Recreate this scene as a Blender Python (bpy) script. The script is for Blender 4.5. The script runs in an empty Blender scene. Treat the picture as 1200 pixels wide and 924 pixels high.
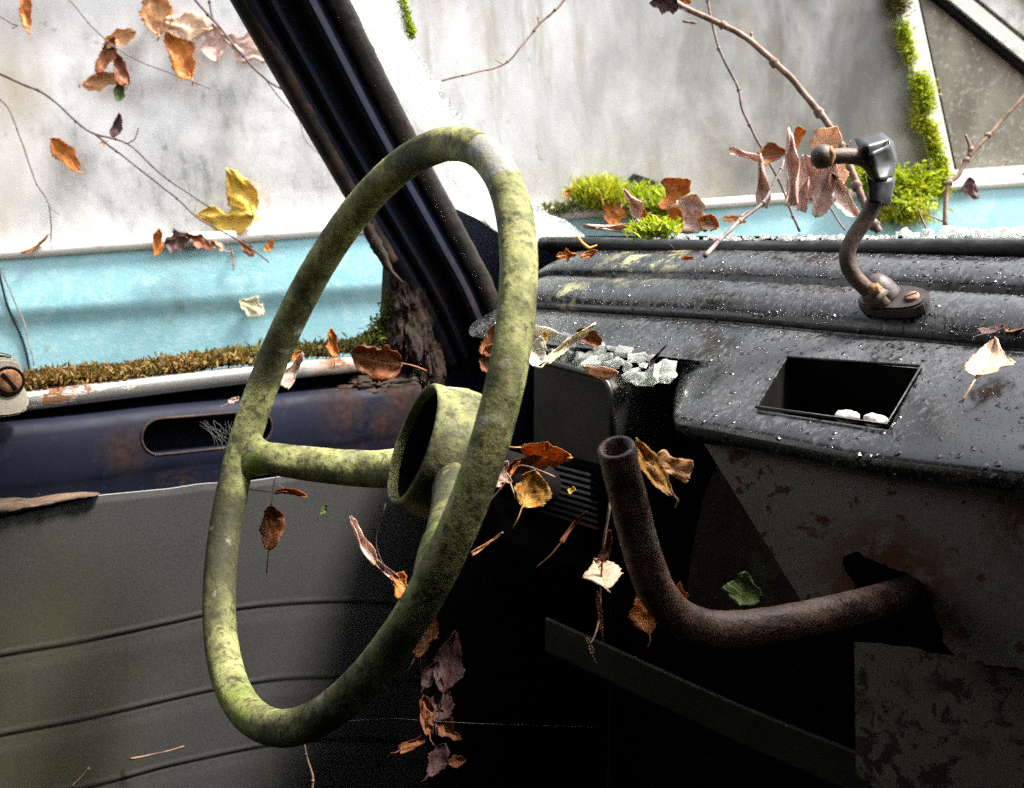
import bpy, bmesh, math, random
from mathutils import Vector as V, Matrix, noise
import numpy as np
R = math.radians
random.seed(7)
S = bpy.context.scene
COL = S.collection

# ------------------------------------------------------------------ camera and survey helpers
EYE = V((0, 0, 1.30))                    # metres; the van's Y axis points to its nose, X to its right side
F, CX, CY = 1180.0, 600.0, 462.0
YAW, PIT = R(50), math.atan((462 - 275) / 1180)
FW = V((-math.sin(YAW) * math.cos(PIT), math.cos(YAW) * math.cos(PIT), -math.sin(PIT)))
RT = V((math.cos(YAW), math.sin(YAW), 0))
UP = RT.cross(FW)

def ray(x, y): return FW + RT * ((x - CX) / F) - UP * ((y - CY) / F)
def dep(x, y, d): return EYE + ray(x, y) * d
def onx(x, y, X): r = ray(x, y); return EYE + r * (X / r.x)
def ony(x, y, Y): r = ray(x, y); return EYE + r * (Y / r.y)
def onz(x, y, Z): r = ray(x, y); return EYE + r * ((Z) / r.z)
def onpl(x, y, p, n): r = ray(x, y); return EYE + r * ((p - EYE).dot(n) / r.dot(n))

cd = bpy.data.cameras.new('camera'); cam = bpy.data.objects.new('camera', cd); COL.objects.link(cam)
cam.location = EYE
cam.rotation_euler = Matrix((RT, UP, -FW)).transposed().to_euler()
cd.sensor_width = 36; cd.lens = 36 * F / 1200; cd.clip_start = 0.02; cd.clip_end = 500
cd.dof.use_dof = True; cd.dof.focus_distance = 0.72; cd.dof.aperture_fstop = 13
S.camera = cam

# ------------------------------------------------------------------ node helpers
class NT:
    def __init__(s, name):
        s.m = bpy.data.materials.new(name); s.m.use_nodes = True
        s.t = s.m.node_tree; s.t.nodes.clear()
        s.out = s.t.nodes.new('ShaderNodeOutputMaterial')
        s.tc = s.t.nodes.new('ShaderNodeTexCoord')
    def n(s, typ, **kw):
        nd = s.t.nodes.new('ShaderNode' + typ)
        for k, v in kw.items():
            if k.startswith('i_'):
                key = k[2:]
                key = int(key) if key.isdigit() else key.replace('_', ' ')
                s.set(nd.inputs[key], v)
            else: setattr(nd, k, v)
        return nd
    def set(s, inp, v):
        if isinstance(v, bpy.types.NodeSocket): s.t.links.new(v, inp)
        elif isinstance(v, (tuple, list)) and inp.type == 'RGBA' and len(v) == 3: inp.default_value = (*v, 1)
        else: inp.default_value = v
    def co(s, scale=(1, 1, 1), which='Object', rot=(0, 0, 0)):
        mp = s.n('Mapping'); s.set(mp.inputs[0], s.tc.outputs[which]); mp.inputs['Scale'].default_value = scale
        mp.inputs['Rotation'].default_value = rot
        return mp.outputs[0]
    def noise(s, scale, detail=4, rough=.55, dist=0, co=None):
        nd = s.n('TexNoise', i_Scale=scale, i_Detail=detail, i_Roughness=rough, i_Distortion=dist)
        s.set(nd.inputs['Vector'], co if co is not None else s.tc.outputs['Object']); return nd.outputs['Fac']
    def voro(s, scale, feature='F1', co=None, rand=1, out='Distance'):
        nd = s.n('TexVoronoi', feature=feature, i_Scale=scale, i_Randomness=rand)
        s.set(nd.inputs['Vector'], co if co is not None else s.tc.outputs['Object']); return nd.outputs[out]
    def rng(s, v, a, b, c=0., d=1., smooth=False):
        nd = s.n('MapRange', interpolation_type='SMOOTHSTEP' if smooth else 'LINEAR')
        for i, x in enumerate((v, a, b, c, d)): s.set(nd.inputs[i], x)
        return nd.outputs[0]
    def math(s, op, a, b=0.):
        nd = s.n('Math', operation=op); s.set(nd.inputs[0], a); s.set(nd.inputs[1], b); return nd.outputs[0]
    def mix(s, f, a, b, blend='MIX'):
        nd = s.n('Mix', data_type='RGBA', blend_type=blend)
        s.set(nd.inputs[0], f); s.set(nd.inputs[6], a); s.set(nd.inputs[7], b); return nd.outputs[2]
    def bump(s, h, strength=.3, dist=.002, nrm=None):
        nd = s.n('Bump', i_Strength=strength, i_Distance=dist); s.set(nd.inputs['Height'], h)
        if nrm is not None: s.set(nd.inputs['Normal'], nrm)
        return nd.outputs[0]
    def pbr(s, col, rough=.6, metal=0., nrm=None, **kw):
        nd = s.n('BsdfPrincipled'); s.set(nd.inputs['Base Color'], col); s.set(nd.inputs['Roughness'], rough)
        s.set(nd.inputs['Metallic'], metal)
        if nrm is not None: s.set(nd.inputs['Normal'], nrm)
        for k, v in kw.items(): s.set(nd.inputs[k.replace('_', ' ')], v)
        s.last = nd
        return nd.outputs[0]
    def done(s, sh): s.t.links.new(sh, s.out.inputs[0]); return s.m
    def sph(s, c, r0, r1):           # distance mask from a world point
        g = s.n('VectorMath', operation='DISTANCE'); s.t.links.new(s.tc.outputs['Object'], g.inputs[0]); g.inputs[1].default_value = c
        return s.rng(g.outputs['Value'], r0, r1, 1., 0., True)

M = {}
# mossy wheel
t = NT('algae_covered_bakelite')
a = t.noise(26, 6, .65); b = t.noise(160, 5, .65); c = t.noise(9, 3, .5)
col = t.mix(t.rng(a, .36, .64), (.045, .047, .018), (.37, .375, .15))
col = t.mix(t.rng(b, .50, .66), col, (.050, .047, .022))
col = t.mix(t.rng(c, .47, .60, 0, .9), col, (.032, .033, .016))
col = t.mix(t.rng(t.noise(40, 4), .62, .72, 0, .7), col, (.36, .36, .27))
col = t.mix(t.rng(t.noise(14, 4), .60, .68, 0, .55), col, (.22, .30, .035))
col = t.mix(t.rng(t.voro(190), .0, .16, .9, 0.), col, (.022, .016, .010))
dm_ = t.n('VectorMath', operation='MULTIPLY_ADD'); nz_ = t.n('TexNoise', i_Scale=30., i_Detail=4.); t.t.links.new(t.tc.outputs['Object'], nz_.inputs['Vector']); t.t.links.new(nz_.outputs['Color'], dm_.inputs[0]); dm_.inputs[1].default_value = (.03, .03, .03); t.t.links.new(t.tc.outputs['Object'], dm_.inputs[2]); dist_co = dm_.outputs[0]
crk = t.rng(t.voro(55, 'DISTANCE_TO_EDGE', dist_co), .0, .035, .8, 0.)
WN0 = V((-.18107, -.90364, .38814)); WC0 = EYE + V((-.60056, .35136, -.12663)); bm_ = None
for bx_, by_ in ((570, 172), (577, 180), (584, 190), (589, 200)):
    q_ = onpl(bx_, by_, WC0, WN0); q_ = q_ + (EYE - q_).normalized() * .008; g_ = t.sph(q_, .006, .017); bm_ = g_ if bm_ is None else t.math('MAXIMUM', bm_, g_)
bm_ = t.rng(t.math('ADD', bm_, t.math('MULTIPLY', t.math('SUBTRACT', b, .5), 1.6)), .40, .62, 0, .85)
col = t.mix(bm_, col, (.20, .20, .185))  # worn bare patch, its pale grey standing in for sky sheen
crk = t.math('MULTIPLY', crk, t.rng(c, .42, .58))
col = t.mix(crk, col, (.025, .022, .014))
h = t.math('ADD', t.math('MULTIPLY', a, .7), t.math('MULTIPLY', b, .7))
M['algae'] = t.done(t.pbr(col, t.mix(bm_, (.72,) * 3, (.35,) * 3), nrm=t.bump(h, .8, .0022), Specular_IOR_Level=.22))
t = NT('painted_hollow_shade'); M['shade_black'] = t.done(t.pbr(t.mix(t.rng(t.noise(40), .4, .7), (.002, .002, .002), (.007, .006, .004)), .85, Specular_IOR_Level=.08))  # near-black colour: shade painted into the hub hollow, ashtray hole and column
# navy painted steel with rust
RC = [(-.94, .60, 1.135, .03, .11), (-.94, .655, 1.21, .02, .10), (-.94, .315, 1.10, .006, .035), (-.94, .56, 1.10, .01, .04)]
t = NT('navy_enamel')
a = t.noise(30, 6, .65); b = t.noise(140, 4)
rm = t.rng(t.noise(11, 6, .7), .63, .72)
for (x, y, z, r0, r1) in RC: rm = t.math('MAXIMUM', rm, t.math('MULTIPLY', t.sph((x, y, z), r0, r1), t.rng(a, .36, .58)))
col = t.mix(t.rng(a, .35, .7), (.0018, .0030, .0115), (.0030, .0050, .0175))
col = t.mix(t.rng(b, .62, .8, 0, .4), col, (.035, .037, .045))
scr = t.noise(60, 3, .6, 0, t.co((1, .12, 6)))
col = t.mix(t.rng(scr, .66, .74, 0, .35), col, (.05, .05, .06))
col = t.mix(rm, col, t.mix(t.rng(b, .35, .65), (.010, .005, .004), (.034, .015, .010)))
M['navy'] = t.done(t.pbr(col, t.mix(rm, t.mix(a, (.52,) * 3, (.85,) * 3), (.9,) * 3), nrm=t.bump(t.math('ADD', t.math('MULTIPLY', b, .3), rm), .25, .0012), Specular_IOR_Level=.22))
# dark rust, crust
t = NT('crumbling_rust'); a = t.noise(45, 7, .7); b = t.noise(14, 4)
col = t.mix(t.rng(a, .35, .65), (.006, .003, .002), (.045, .019, .010)); col = t.mix(t.rng(b, .55, .7, 0, .5), col, (.12, .075, .05))
col = t.mix(t.rng(t.noise(20, 5), .60, .68, 0, .6), col, (.06, .07, .012))
M['rust'] = t.done(t.pbr(col, .9, nrm=t.bump(a, 1., .004)))
t = NT('rusty_flange_steel'); a = t.noise(50, 7, .7, 0, t.co((1, 1, 1)))
col = t.mix(t.rng(a, .38, .66), (.006, .005, .004), (.022, .013, .008)); M['flange'] = t.done(t.pbr(col, .85, nrm=t.bump(a, .8, .003)))
t = NT('perished_seal_rubber'); a = t.noise(35, 6, .7); b = t.noise(120, 4, .6, 0, t.co((.3, .3, .3)))
col = t.mix(t.rng(a, .42, .62), (.006, .005, .004), (.055, .024, .010)); M['seal'] = t.done(t.pbr(col, .9, nrm=t.bump(b, .8, .002)))
t = NT('black_rubber'); a = t.noise(60, 5, .6, 0, t.co((1, 3, 3)))
col = t.mix(t.rng(a, .45, .72), (.008, .008, .009), (.05, .052, .055)); M['rubber'] = t.done(t.pbr(col, t.rng(a, .3, .7, .18, .6), nrm=t.bump(a, .3, .001)))
# rusty tubes
t = NT('rusty_steel_tube'); a = t.noise(38, 6, .65); b = t.noise(150, 4); c = t.noise(14, 3)
col = t.mix(t.rng(a, .36, .64), (.05, .024, .016), (.26, .145, .10)); col = t.mix(t.rng(c, .52, .64, 0, .7), col, (.035, .032, .034))
col = t.mix(t.rng(b, .62, .72, 0, .7), col, (.16, .06, .025)); col = t.mix(t.rng(t.noise(24, 5), .58, .66, 0, .6), col, (.16, .16, .11))
col = t.mix(t.sph(ony(1060, 700, .62), .05, .13), col, t.mix(t.rng(a, .36, .64), (.012, .006, .005), (.05, .022, .014)))  # darker rust by the hole, with shade mixed into the colour
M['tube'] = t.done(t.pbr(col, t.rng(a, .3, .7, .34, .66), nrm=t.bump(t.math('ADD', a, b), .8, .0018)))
t = NT('brown_rusty_stalk'); a = t.noise(70, 6, .65); b = t.noise(250, 4)
col = t.mix(t.rng(a, .36, .64), (.022, .016, .013), (.10, .06, .034)); col = t.mix(t.rng(b, .6, .7, 0, .6), col, (.16, .085, .04))
M['stalk'] = t.done(t.pbr(col, .62, nrm=t.bump(b, .6, .0012)))
t = NT('maroon_rusty_plate'); a = t.noise(90, 6, .65)
col = t.mix(t.rng(a, .36, .66), (.010, .007, .007), (.05, .032, .032)); M['plate'] = t.done(t.pbr(col, .55, nrm=t.bump(a, .8, .0015)))
t = NT('orange_rust'); a = t.noise(120, 6, .65)
M['orust'] = t.done(t.pbr(t.mix(t.rng(a, .36, .66), (.10, .045, .015), (.46, .22, .09)), .9, nrm=t.bump(a, .5, .001)))
# dash vinyl : weathered, wet, dusty
t = NT('wet_weathered_black_vinyl')
stc = t.co((60, 60, 60)); st = t.noise(1, 6, .66, .6, t.co((250, 120, 120), rot=(.35, 0, 0)))
big = t.noise(7, 4, .6); fine = t.noise(300, 3)
sep = t.n('SeparateXYZ'); t.t.links.new(t.tc.outputs['Normal'], sep.inputs[0])
wet = t.rng(t.math('ADD', st, t.math('MULTIPLY', t.math('SUBTRACT', big, .5), .55)), .44, .50)
dry = t.mix(t.rng(fine, .3, .7), (.028, .029, .032), (.064, .067, .072))
col = t.mix(wet, dry, (.0075, .0075, .0085))
lc = None
for c0, r0, r1 in (((-.70, .785, 1.283), .02, .085), ((-.76, .71, 1.235), .004, .035), ((-.80, .69, 1.2), .004, .035)):
    m = t.math('MULTIPLY', t.sph(c0, r0, r1), t.rng(t.noise(48, 6, .7, .4), .50, .58)); lc = m if lc is None else t.math('MAXIMUM', lc, m)
col = t.mix(lc, col, (.30, .28, .14))
dco = t.n('VectorMath', operation='MULTIPLY_ADD'); nz_ = t.n('TexNoise', i_Scale=120., i_Detail=2.); t.t.links.new(t.tc.outputs['Object'], nz_.inputs['Vector']); t.t.links.new(nz_.outputs['Color'], dco.inputs[0]); dco.inputs[1].default_value = (.006, .006, .006); t.t.links.new(t.tc.outputs['Object'], dco.inputs[2])
vd = t.voro(165, co=dco.outputs[0]); vr = t.voro(165, co=dco.outputs[0], out='Color')
sp = t.n('SeparateColor'); t.t.links.new(vr, sp.inputs[0])
rad = t.math('MULTIPLY', t.rng(sp.outputs[0], .35, 1., 0., .58), t.rng(t.noise(16, 3), .35, .6, .35, 1.))
drop = t.rng(t.math('SUBTRACT', rad, vd), 0., .2, 0., 1.)
vd2 = t.voro(420); drop2 = t.rng(vd2, .10, .24, .5, 0.)
drp = t.math('MAXIMUM', drop, drop2)
isd = t.rng(drp, .02, .14)
n1 = t.bump(fine, .15, .0006); n2 = t.bump(drp, .75, .0026, n1); n3 = t.bump(drp, .35, .0026)
rgh = t.mix(isd, t.mix(wet, (.42,) * 3, (.20,) * 3), (.18,) * 3)
M['dash'] = t.done(t.pbr(t.mix(t.math('MULTIPLY', isd, .8), col, (.010, .010, .012)), rgh, nrm=n2, Coat_Weight=t.mix(wet, (.2,) * 3, (.5,) * 3), Coat_Roughness=.2, Coat_Normal=n3))
t = NT('black_pod_plastic'); a = t.noise(22, 5, .65); b = t.noise(120, 4); s2 = t.noise(30, 3, .6, 0, t.co((3, 3, .25)))
col = t.mix(t.rng(a, .4, .68), (.006, .006, .006), (.032, .026, .013)); col = t.mix(t.rng(s2, .58, .75, 0, .4), col, (.022, .022, .022))
M['pod'] = t.done(t.pbr(col, t.rng(a, .4, .7, .5, .28), nrm=t.bump(b, .2, .001)))
t = NT('stained_olive_panel'); a = t.noise(16, 6, .65); b = t.noise(60, 5, .6, 0, t.co((1, 1, .4)))
col = t.mix(t.rng(a, .38, .66), (.007, .0065, .005), (.050, .038, .017)); col = t.mix(t.rng(b, .52, .64, 0, .8), col, (.030, .014, .008))
M['podpanel'] = t.done(t.pbr(col, .6, nrm=t.bump(b, .3, .001)))
# grey vinyl card
t = NT('grey_door_vinyl'); a = t.noise(5, 4, .6); b = t.noise(420, 2); c = t.noise(40, 5, .6, 0, t.co((1, 1, .25)))
col = t.mix(t.rng(b, .3, .7), (.028, .0283, .0275), (.041, .0412, .040))
col = t.mix(t.math('MULTIPLY', t.sph((-.94, .16, .9), .05, .26), t.rng(t.math('ADD', a, t.math('MULTIPLY', c, .3)), .48, .9)), col, (.034, .033, .012))
col = t.mix(t.rng(c, .60, .72, 0, .4), col, (.05, .052, .035)); col = t.mix(t.rng(t.noise(90, 5), .66, .72, 0, .6), col, (.03, .03, .02))
M['vinyl'] = t.done(t.pbr(col, .42, nrm=t.bump(t.math('ADD', t.math('MULTIPLY', b, .35), t.math('MULTIPLY', c, .6)), .25, .0012)))
# grey painted rusty steel console
t = NT('grey_painted_rusty_steel'); a = t.noise(24, 5, .6, .3, t.co((1, 1, 1.3), rot=(0, .5, 0))); b = t.noise(260, 3); c = t.noise(70, 5, .65)
rm = t.math('MAXIMUM', t.rng(a, .62, .68), t.rng(t.noise(80, 4), .615, .655)); HC = ony(1045, 700, .60)
rm = t.math('MAXIMUM', rm, t.math('MULTIPLY', t.sph(HC, .025, .075), t.rng(c, .35, .52)))
rm = t.math('MAXIMUM', rm, t.math('MULTIPLY', t.sph(ony(1195, 620, .60), .005, .035), t.rng(c, .4, .52)))
col = t.mix(t.rng(b, .3, .7), (.150, .137, .108), (.195, .180, .142)); col = t.mix(rm, col, t.mix(c, (.022, .010, .005), (.17, .062, .016)))
M['console'] = t.done(t.pbr(col, t.mix(rm, (.45,) * 3, (.9,) * 3), nrm=t.bump(rm, .4, .0008)))
t = NT('flaking_khaki_paint'); a = t.noise(62, 7, .72, .5); b = t.noise(16, 4)
fl = t.rng(t.math('ADD', a, t.math('MULTIPLY', b, .35)), .70, .74)
col = t.mix(fl, t.mix(t.noise(15), (.10, .083, .052), (.18, .155, .10)), (.024, .016, .010))
col = t.mix(t.rng(t.noise(40, 5), .56, .66, 0, .7), col, (.07, .03, .012)); M['flake'] = t.done(t.pbr(col, .7, nrm=t.bump(fl, .6, .001)))
t = NT('dark_olive_paint'); a = t.noise(30, 5); M['olive'] = t.done(t.pbr(t.mix(t.rng(a, .4, .7), (.013, .012, .008), (.026, .023, .016)), .55, nrm=t.bump(a, .2, .001)))
t = NT('near_black_steel'); a = t.noise(12, 6); M['black'] = t.done(t.pbr(t.mix(t.rng(a, .45, .7), (.003, .0028, .0028), (.010, .006, .0045)), .95, Specular_IOR_Level=.15, nrm=t.bump(a, .3, .004)))  # near-black base with faint brown mottling
t = NT('pitted_chrome'); a = t.noise(60, 6, .7, 0, t.co((1, .35, 1))); b = t.noise(12, 3)
rm = t.rng(t.math('ADD', a, t.math('MULTIPLY', b, .35)), .745, .80)
rm = t.math('MAXIMUM', rm, t.math('MULTIPLY', t.sph((-.955, .57, 1.16), .02, .09), t.rng(a, .35, .55)))
M['chrome'] = t.done(t.pbr(t.mix(rm, t.mix(a, (.5, .49, .46), (.68, .67, .64)), (.16, .07, .03)), t.mix(rm, (.34,) * 3, (.9,) * 3), t.math('SUBTRACT', .85, rm), nrm=t.bump(rm, .3, .0006)))
t = NT('beige_plastic'); b = t.noise(500, 2); M['beige'] = t.done(t.pbr(t.mix(t.rng(t.noise(50, 4), .4, .75), (.44, .40, .32), (.33, .29, .21)), .55, nrm=t.bump(b, .3, .0006)))
t = NT('old_padding_felt'); a = t.noise(60, 6, .7, .4, t.co((1, .3, 2))); M['felt'] = t.done(t.pbr(t.mix(t.rng(a, .35, .66), (.03, .018, .012), (.17, .11, .07)), 1., nrm=t.bump(a, 1., .004)))
# blue car
t = NT('weathered_blue_paint'); a = t.noise(50, 6, .7, .3, t.co((1, 1, 1))); b = t.noise(4, 3); c = t.noise(200, 3)
col = t.mix(t.rng(b, .35, .65), (.20, .42, .47), (.28, .51, .55)); col = t.mix(t.rng(a, .46, .68, 0, .6), col, (.42, .60, .63))
col = t.mix(t.rng(c, .64, .74, 0, .5), col, (.5, .60, .62)); col = t.mix(t.rng(t.voro(38), .03, .06, .35, 0.), col, (.08, .28, .36))
col = t.mix(t.rng(t.noise(17, 6), .66, .74, 0, .6), col, (.20, .22, .14))
M['blue'] = t.done(t.pbr(col, .38, nrm=t.bump(t.math('ADD', a, c), .25, .0015)))
t = NT('grimy_window_glass')
a = t.noise(9, 6, .66, .3, t.co((1, 1, .5))); b = t.noise(60, 5, .7, .2, t.co((1, 1, .45))); c = t.noise(2.2, 3); d = t.noise(260, 3)
sx = t.n('SeparateXYZ'); t.t.links.new(t.tc.outputs['Object'], sx.inputs[0])
col = t.mix(t.rng(a, .35, .68), (.82, .825, .83), (.54, .545, .54))
pm = t.rng(t.noise(3.1, 5, .62, .4), .50, .66)
col = t.mix(t.math('MULTIPLY', t.math('MULTIPLY', t.rng(b, .46, .64, 0, .95), t.rng(a, .34, .54)), pm), col, (.13, .14, .135))
col = t.mix(t.math('MULTIPLY', pm, .6), col, (.25, .255, .245))
col = t.mix(t.rng(d, .58, .70, 0, .55), col, (.82, .82, .80))
col = t.mix(t.rng(t.voro(60), .03, .05, .7, 0.), col, (.85, .85, .83))
col = t.mix(t.math('MULTIPLY', t.rng(t.noise(5, 5, .6, 0, t.co((1, 1, .4))), .52, .70, 0, .75), t.rng(c, .36, .54)), col, (.36, .28, .165))
gr = t.math('MULTIPLY', t.rng(sx.outputs[0], -.10, .60, 0, 1, True), t.rng(a, .25, .6, .5, 1.))
col = t.mix(gr, col, (.135, .132, .118))
spk = t.math('MULTIPLY', t.rng(t.noise(130, 5, .72), .58, .66), t.rng(t.noise(7, 4), .42, .6))
col = t.mix(t.math('MULTIPLY', spk, .6), col, (.46, .44, .30))
lo = t.math('MULTIPLY', t.rng(sx.outputs[0], -.62, -.9, 0, 1, True), t.rng(t.noise(6, 4), .35, .6))
col = t.mix(t.math('MULTIPLY', lo, .75), col, (.32, .25, .17))
col = t.mix(t.rng(t.noise(30, 5, .7, 0, t.co((1, 1, .7))), .64, .70, 0, .5), col, (.16, .17, .10))
stk_ = t.math('MULTIPLY', t.rng(t.noise(26, 5, .65, .2, t.co((1, 1, .12))), .50, .66), t.rng(sx.outputs[0], -.35, .15, 0, .65))
col = t.mix(t.math('MULTIPLY', stk_, t.rng(c, .35, .55)), col, (.27, .225, .15))
M['grime'] = t.done(t.pbr(col, t.rng(a, .3, .7, .24, .55), nrm=t.bump(t.math('ADD', b, d), .12, .001), Coat_Weight=.25, Coat_Roughness=.15))
t = NT('brown_grimy_glass'); a = t.noise(10, 6, .65, .3, t.co((1, 1, .4), rot=(0, -.35, 0))); b = t.noise(120, 5, .7)
col = t.mix(t.rng(a, .36, .64), (.07, .055, .036), (.30, .27, .21)); col = t.mix(t.rng(b, .54, .64, 0, .75), col, (.46, .44, .38))
M['grime2'] = t.done(t.pbr(col, .4, nrm=t.bump(b, .2, .001)))
t = NT('dirty_white_trim'); a = t.noise(40, 6, .7, 0, t.co((.4, 1, 1)))
col = t.mix(t.rng(a, .55, .72), (.80, .79, .74), (.34, .33, .24)); M['white'] = t.done(t.pbr(col, .4, nrm=t.bump(a, .2, .001)))
t = NT('grey_weathered_frame'); a = t.noise(30, 6, .7); M['frame'] = t.done(t.pbr(t.mix(t.rng(a, .42, .66), (.80, .80, .78), (.36, .36, .30)), .5))
t = NT('mossy_drip_rail'); a = t.noise(40, 6, .7); M['drip'] = t.done(t.pbr(t.mix(t.rng(a, .4, .66), (.025, .024, .016), (.10, .105, .05)), .8, nrm=t.bump(a, .5, .003)))
# glass
t = NT('crazed_white_glass'); v = t.voro(170, 'DISTANCE_TO_EDGE', t.co((1.5, .9, .9))); cc = t.voro(170, 'F1', t.co((1.5, .9, .9)), out='Color')
spc = t.n('SeparateColor'); t.t.links.new(cc, spc.inputs[0]); hh = t.math('ADD', t.rng(v, 0, .16), t.math('MULTIPLY', spc.outputs[1], .8))
nb = t.bump(hh, 1., .006)
col = t.mix(t.rng(v, .0, .14, .9, 0.), t.mix(spc.outputs[0], (.68, .71, .70), (.97, .98, .97)), (.36, .40, .38))
df = t.pbr(col, .12, nrm=nb)
tr = t.n('BsdfTranslucent'); t.set(tr.inputs[0], t.mix(.0, col, (.99, 1., .99)))
mx = t.n('MixShader', i_0=.68); t.t.links.new(df, mx.inputs[1]); t.t.links.new(tr.outputs[0], mx.inputs[2]); M['craze'] = t.done(mx.outputs[0])
t = NT('clear_broken_glass'); gl = t.n('BsdfGlass', i_Roughness=.03, i_IOR=1.5); gl.inputs[0].default_value = (.96, .98, .96, 1)
b = t.noise(90, 3); df = t.pbr((.88, .90, .86), .10, nrm=t.bump(b, .3, .001)); tl = t.n('BsdfTranslucent'); tl.inputs[0].default_value = (.92, .95, .90, 1)
m2 = t.n('MixShader', i_0=.5); t.t.links.new(df, m2.inputs[1]); t.t.links.new(tl.outputs[0], m2.inputs[2]); mx = t.n('MixShader', i_0=.36)
t.t.links.new(gl.outputs[0], mx.inputs[1]); t.t.links.new(m2.outputs[0], mx.inputs[2]); M['shard'] = t.done(mx.outputs[0])
# moss, twigs
def moss_mat(name, c0, c1, c2):
    t = NT(name); at = t.n('Attribute', attribute_name='tip'); rn = t.noise(60, 3); r2 = t.noise(14, 3)
    col = t.mix(t.rng(rn, .35, .65), c0, c1); col = t.mix(t.rng(r2, .5, .64), col, c2)
    col = t.mix(t.math('MULTIPLY', at.outputs['Fac'], .35), col, c1)
    d = t.pbr(col, .7); tr = t.n('BsdfTranslucent'); t.set(tr.inputs[0], col)
    mx = t.n('MixShader', i_0=.35); t.t.links.new(d, mx.inputs[1]); t.t.links.new(tr.outputs[0], mx.inputs[2]); return t.done(mx.outputs[0])
M['moss_brown'] = moss_mat('brown_sill_moss', (.15, .088, .020), (.28, .17, .042), (.11, .115, .02))
M['moss_green'] = moss_mat('bright_green_moss', (.22, .30, .008), (.40, .47, .015), (.42, .38, .02))
M['moss_olive'] = moss_mat('olive_moss', (.06, .075, .010), (.15, .16, .022), (.10, .07, .02))
def twig_mat(name, c0, c1):
    t = NT(name); a = t.noise(60, 5, .65); b = t.noise(25, 3)
    return t.done(t.pbr(t.mix(t.rng(a, .4, .62), c0, c1), .7, nrm=t.bump(a, .4, .001)))
M['twig_dark'] = twig_mat('dark_twig_bark', (.03, .022, .018), (.085, .06, .05))
M['twig_brown'] = twig_mat('brown_twig_bark', (.10, .055, .035), (.26, .17, .12))
M['twig_grey'] = twig_mat('grey_brown_twig_bark', (.07, .05, .045), (.20, .15, .135))
t = NT('cobweb_silk'); M['web'] = t.done(t.pbr((.45, .45, .45), .6, Alpha=.22))
t = NT('leaf_litter_ground'); a = t.noise(9, 6, .7); b = t.noise(40, 5)
col = t.mix(t.rng(a, .38, .62), (.035, .022, .012), (.15, .085, .035)); col = t.mix(t.rng(t.noise(2, 4), .52, .64), col, (.055, .075, .018))
M['ground'] = t.done(t.pbr(col, .9, nrm=t.bump(t.math('ADD', a, b), 1., .03)))
t = NT('black_tape'); a = t.noise(90, 4); M['tape'] = t.done(t.pbr(t.mix(t.rng(a, .5, .75), (.006, .006, .007), (.03, .03, .032)), .38, nrm=t.bump(a, .25, .001)))
t = NT('pale_light_spot'); a = t.noise(80, 4); M['scrap'] = t.done(t.pbr(t.mix(t.rng(a, .4, .7), (.75, .74, .70), (.5, .45, .38)), .7))  # white colour standing for light spots in the ashtray hole

# leaf materials: colours, veins, blotches
def leaf_mat(name, c0, c1, spot, spots=.55, trans=.3, vein=(.5, .5, .5), gloss=.5):
    t = NT(name); uv = t.tc.outputs['UV']; oi = t.n('ObjectInfo')
    ad = t.n('VectorMath', operation='ADD'); t.t.links.new(uv, ad.inputs[0]); t.t.links.new(oi.outputs['Random'], ad.inputs[1])
    sc = t.n('VectorMath', operation='SCALE'); sc.inputs['Scale'].default_value = 1; t.t.links.new(ad.outputs[0], sc.inputs[0])
    co = sc.outputs[0]
    a = t.noise(3.2, 5, .6, .3, co); b = t.noise(11, 5, .65, .2, co); f = t.noise(60, 3, .6, 0, co)
    sx = t.n('SeparateXYZ'); t.t.links.new(uv, sx.inputs[0]); U, W = sx.outputs[0], t.math('ABSOLUTE', t.math('SUBTRACT', sx.outputs[1], .5))
    mid = t.rng(W, .012, .035, 1, 0)
    ph = t.math('FRACT', t.math('MULTIPLY', t.math('SUBTRACT', U, t.math('MULTIPLY', W, .55)), 7.))
    side = t.rng(t.math('ABSOLUTE', t.math('SUBTRACT', ph, .5)), .0, .085, .8, 0)
    vn = t.math('MAXIMUM', mid, side)
    col = t.mix(t.rng(a, .35, .66), c0, c1)
    col = t.mix(t.math('MULTIPLY', t.rng(b, spots, spots + .1), .85), col, spot)
    edge = t.math('MULTIPLY', t.rng(W, .26, .5), t.rng(b, .4, .6, 0, .7)); col = t.mix(edge, col, spot)
    col = t.mix(t.math('MULTIPLY', vn, .42), col, vein); col = t.mix(t.rng(f, .55, .8, 0, .25), col, spot)
    nb = t.bump(t.math('ADD', t.math('MULTIPLY', vn, -1.), t.math('MULTIPLY', f, .7)), .55, .0008)
    d = t.pbr(col, gloss, nrm=nb); tr = t.n('BsdfTranslucent'); t.set(tr.inputs[0], col)
    mx = t.n('MixShader', i_0=trans); t.t.links.new(d, mx.inputs[1]); t.t.links.new(tr.outputs[0], mx.inputs[2])
    M[name] = t.done(mx.outputs[0])
leaf_mat('leaf_orange', (.50, .135, .014), (.66, .24, .032), (.14, .045, .015), .54, vein=(.62, .33, .12))
leaf_mat('leaf_tan', (.56, .25, .09), (.66, .38, .18), (.25, .10, .045), .56, vein=(.40, .18, .08))
leaf_mat('leaf_yellow', (.66, .42, .035), (.75, .52, .09), (.30, .15, .03), .60, vein=(.78, .60, .2))
leaf_mat('leaf_pink', (.58, .39, .32), (.70, .52, .45), (.34, .17, .12), .59, vein=(.33, .18, .13))
leaf_mat('leaf_brown', (.22, .062, .015), (.34, .11, .03), (.055, .022, .012), .52, vein=(.33, .15, .07))
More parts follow.
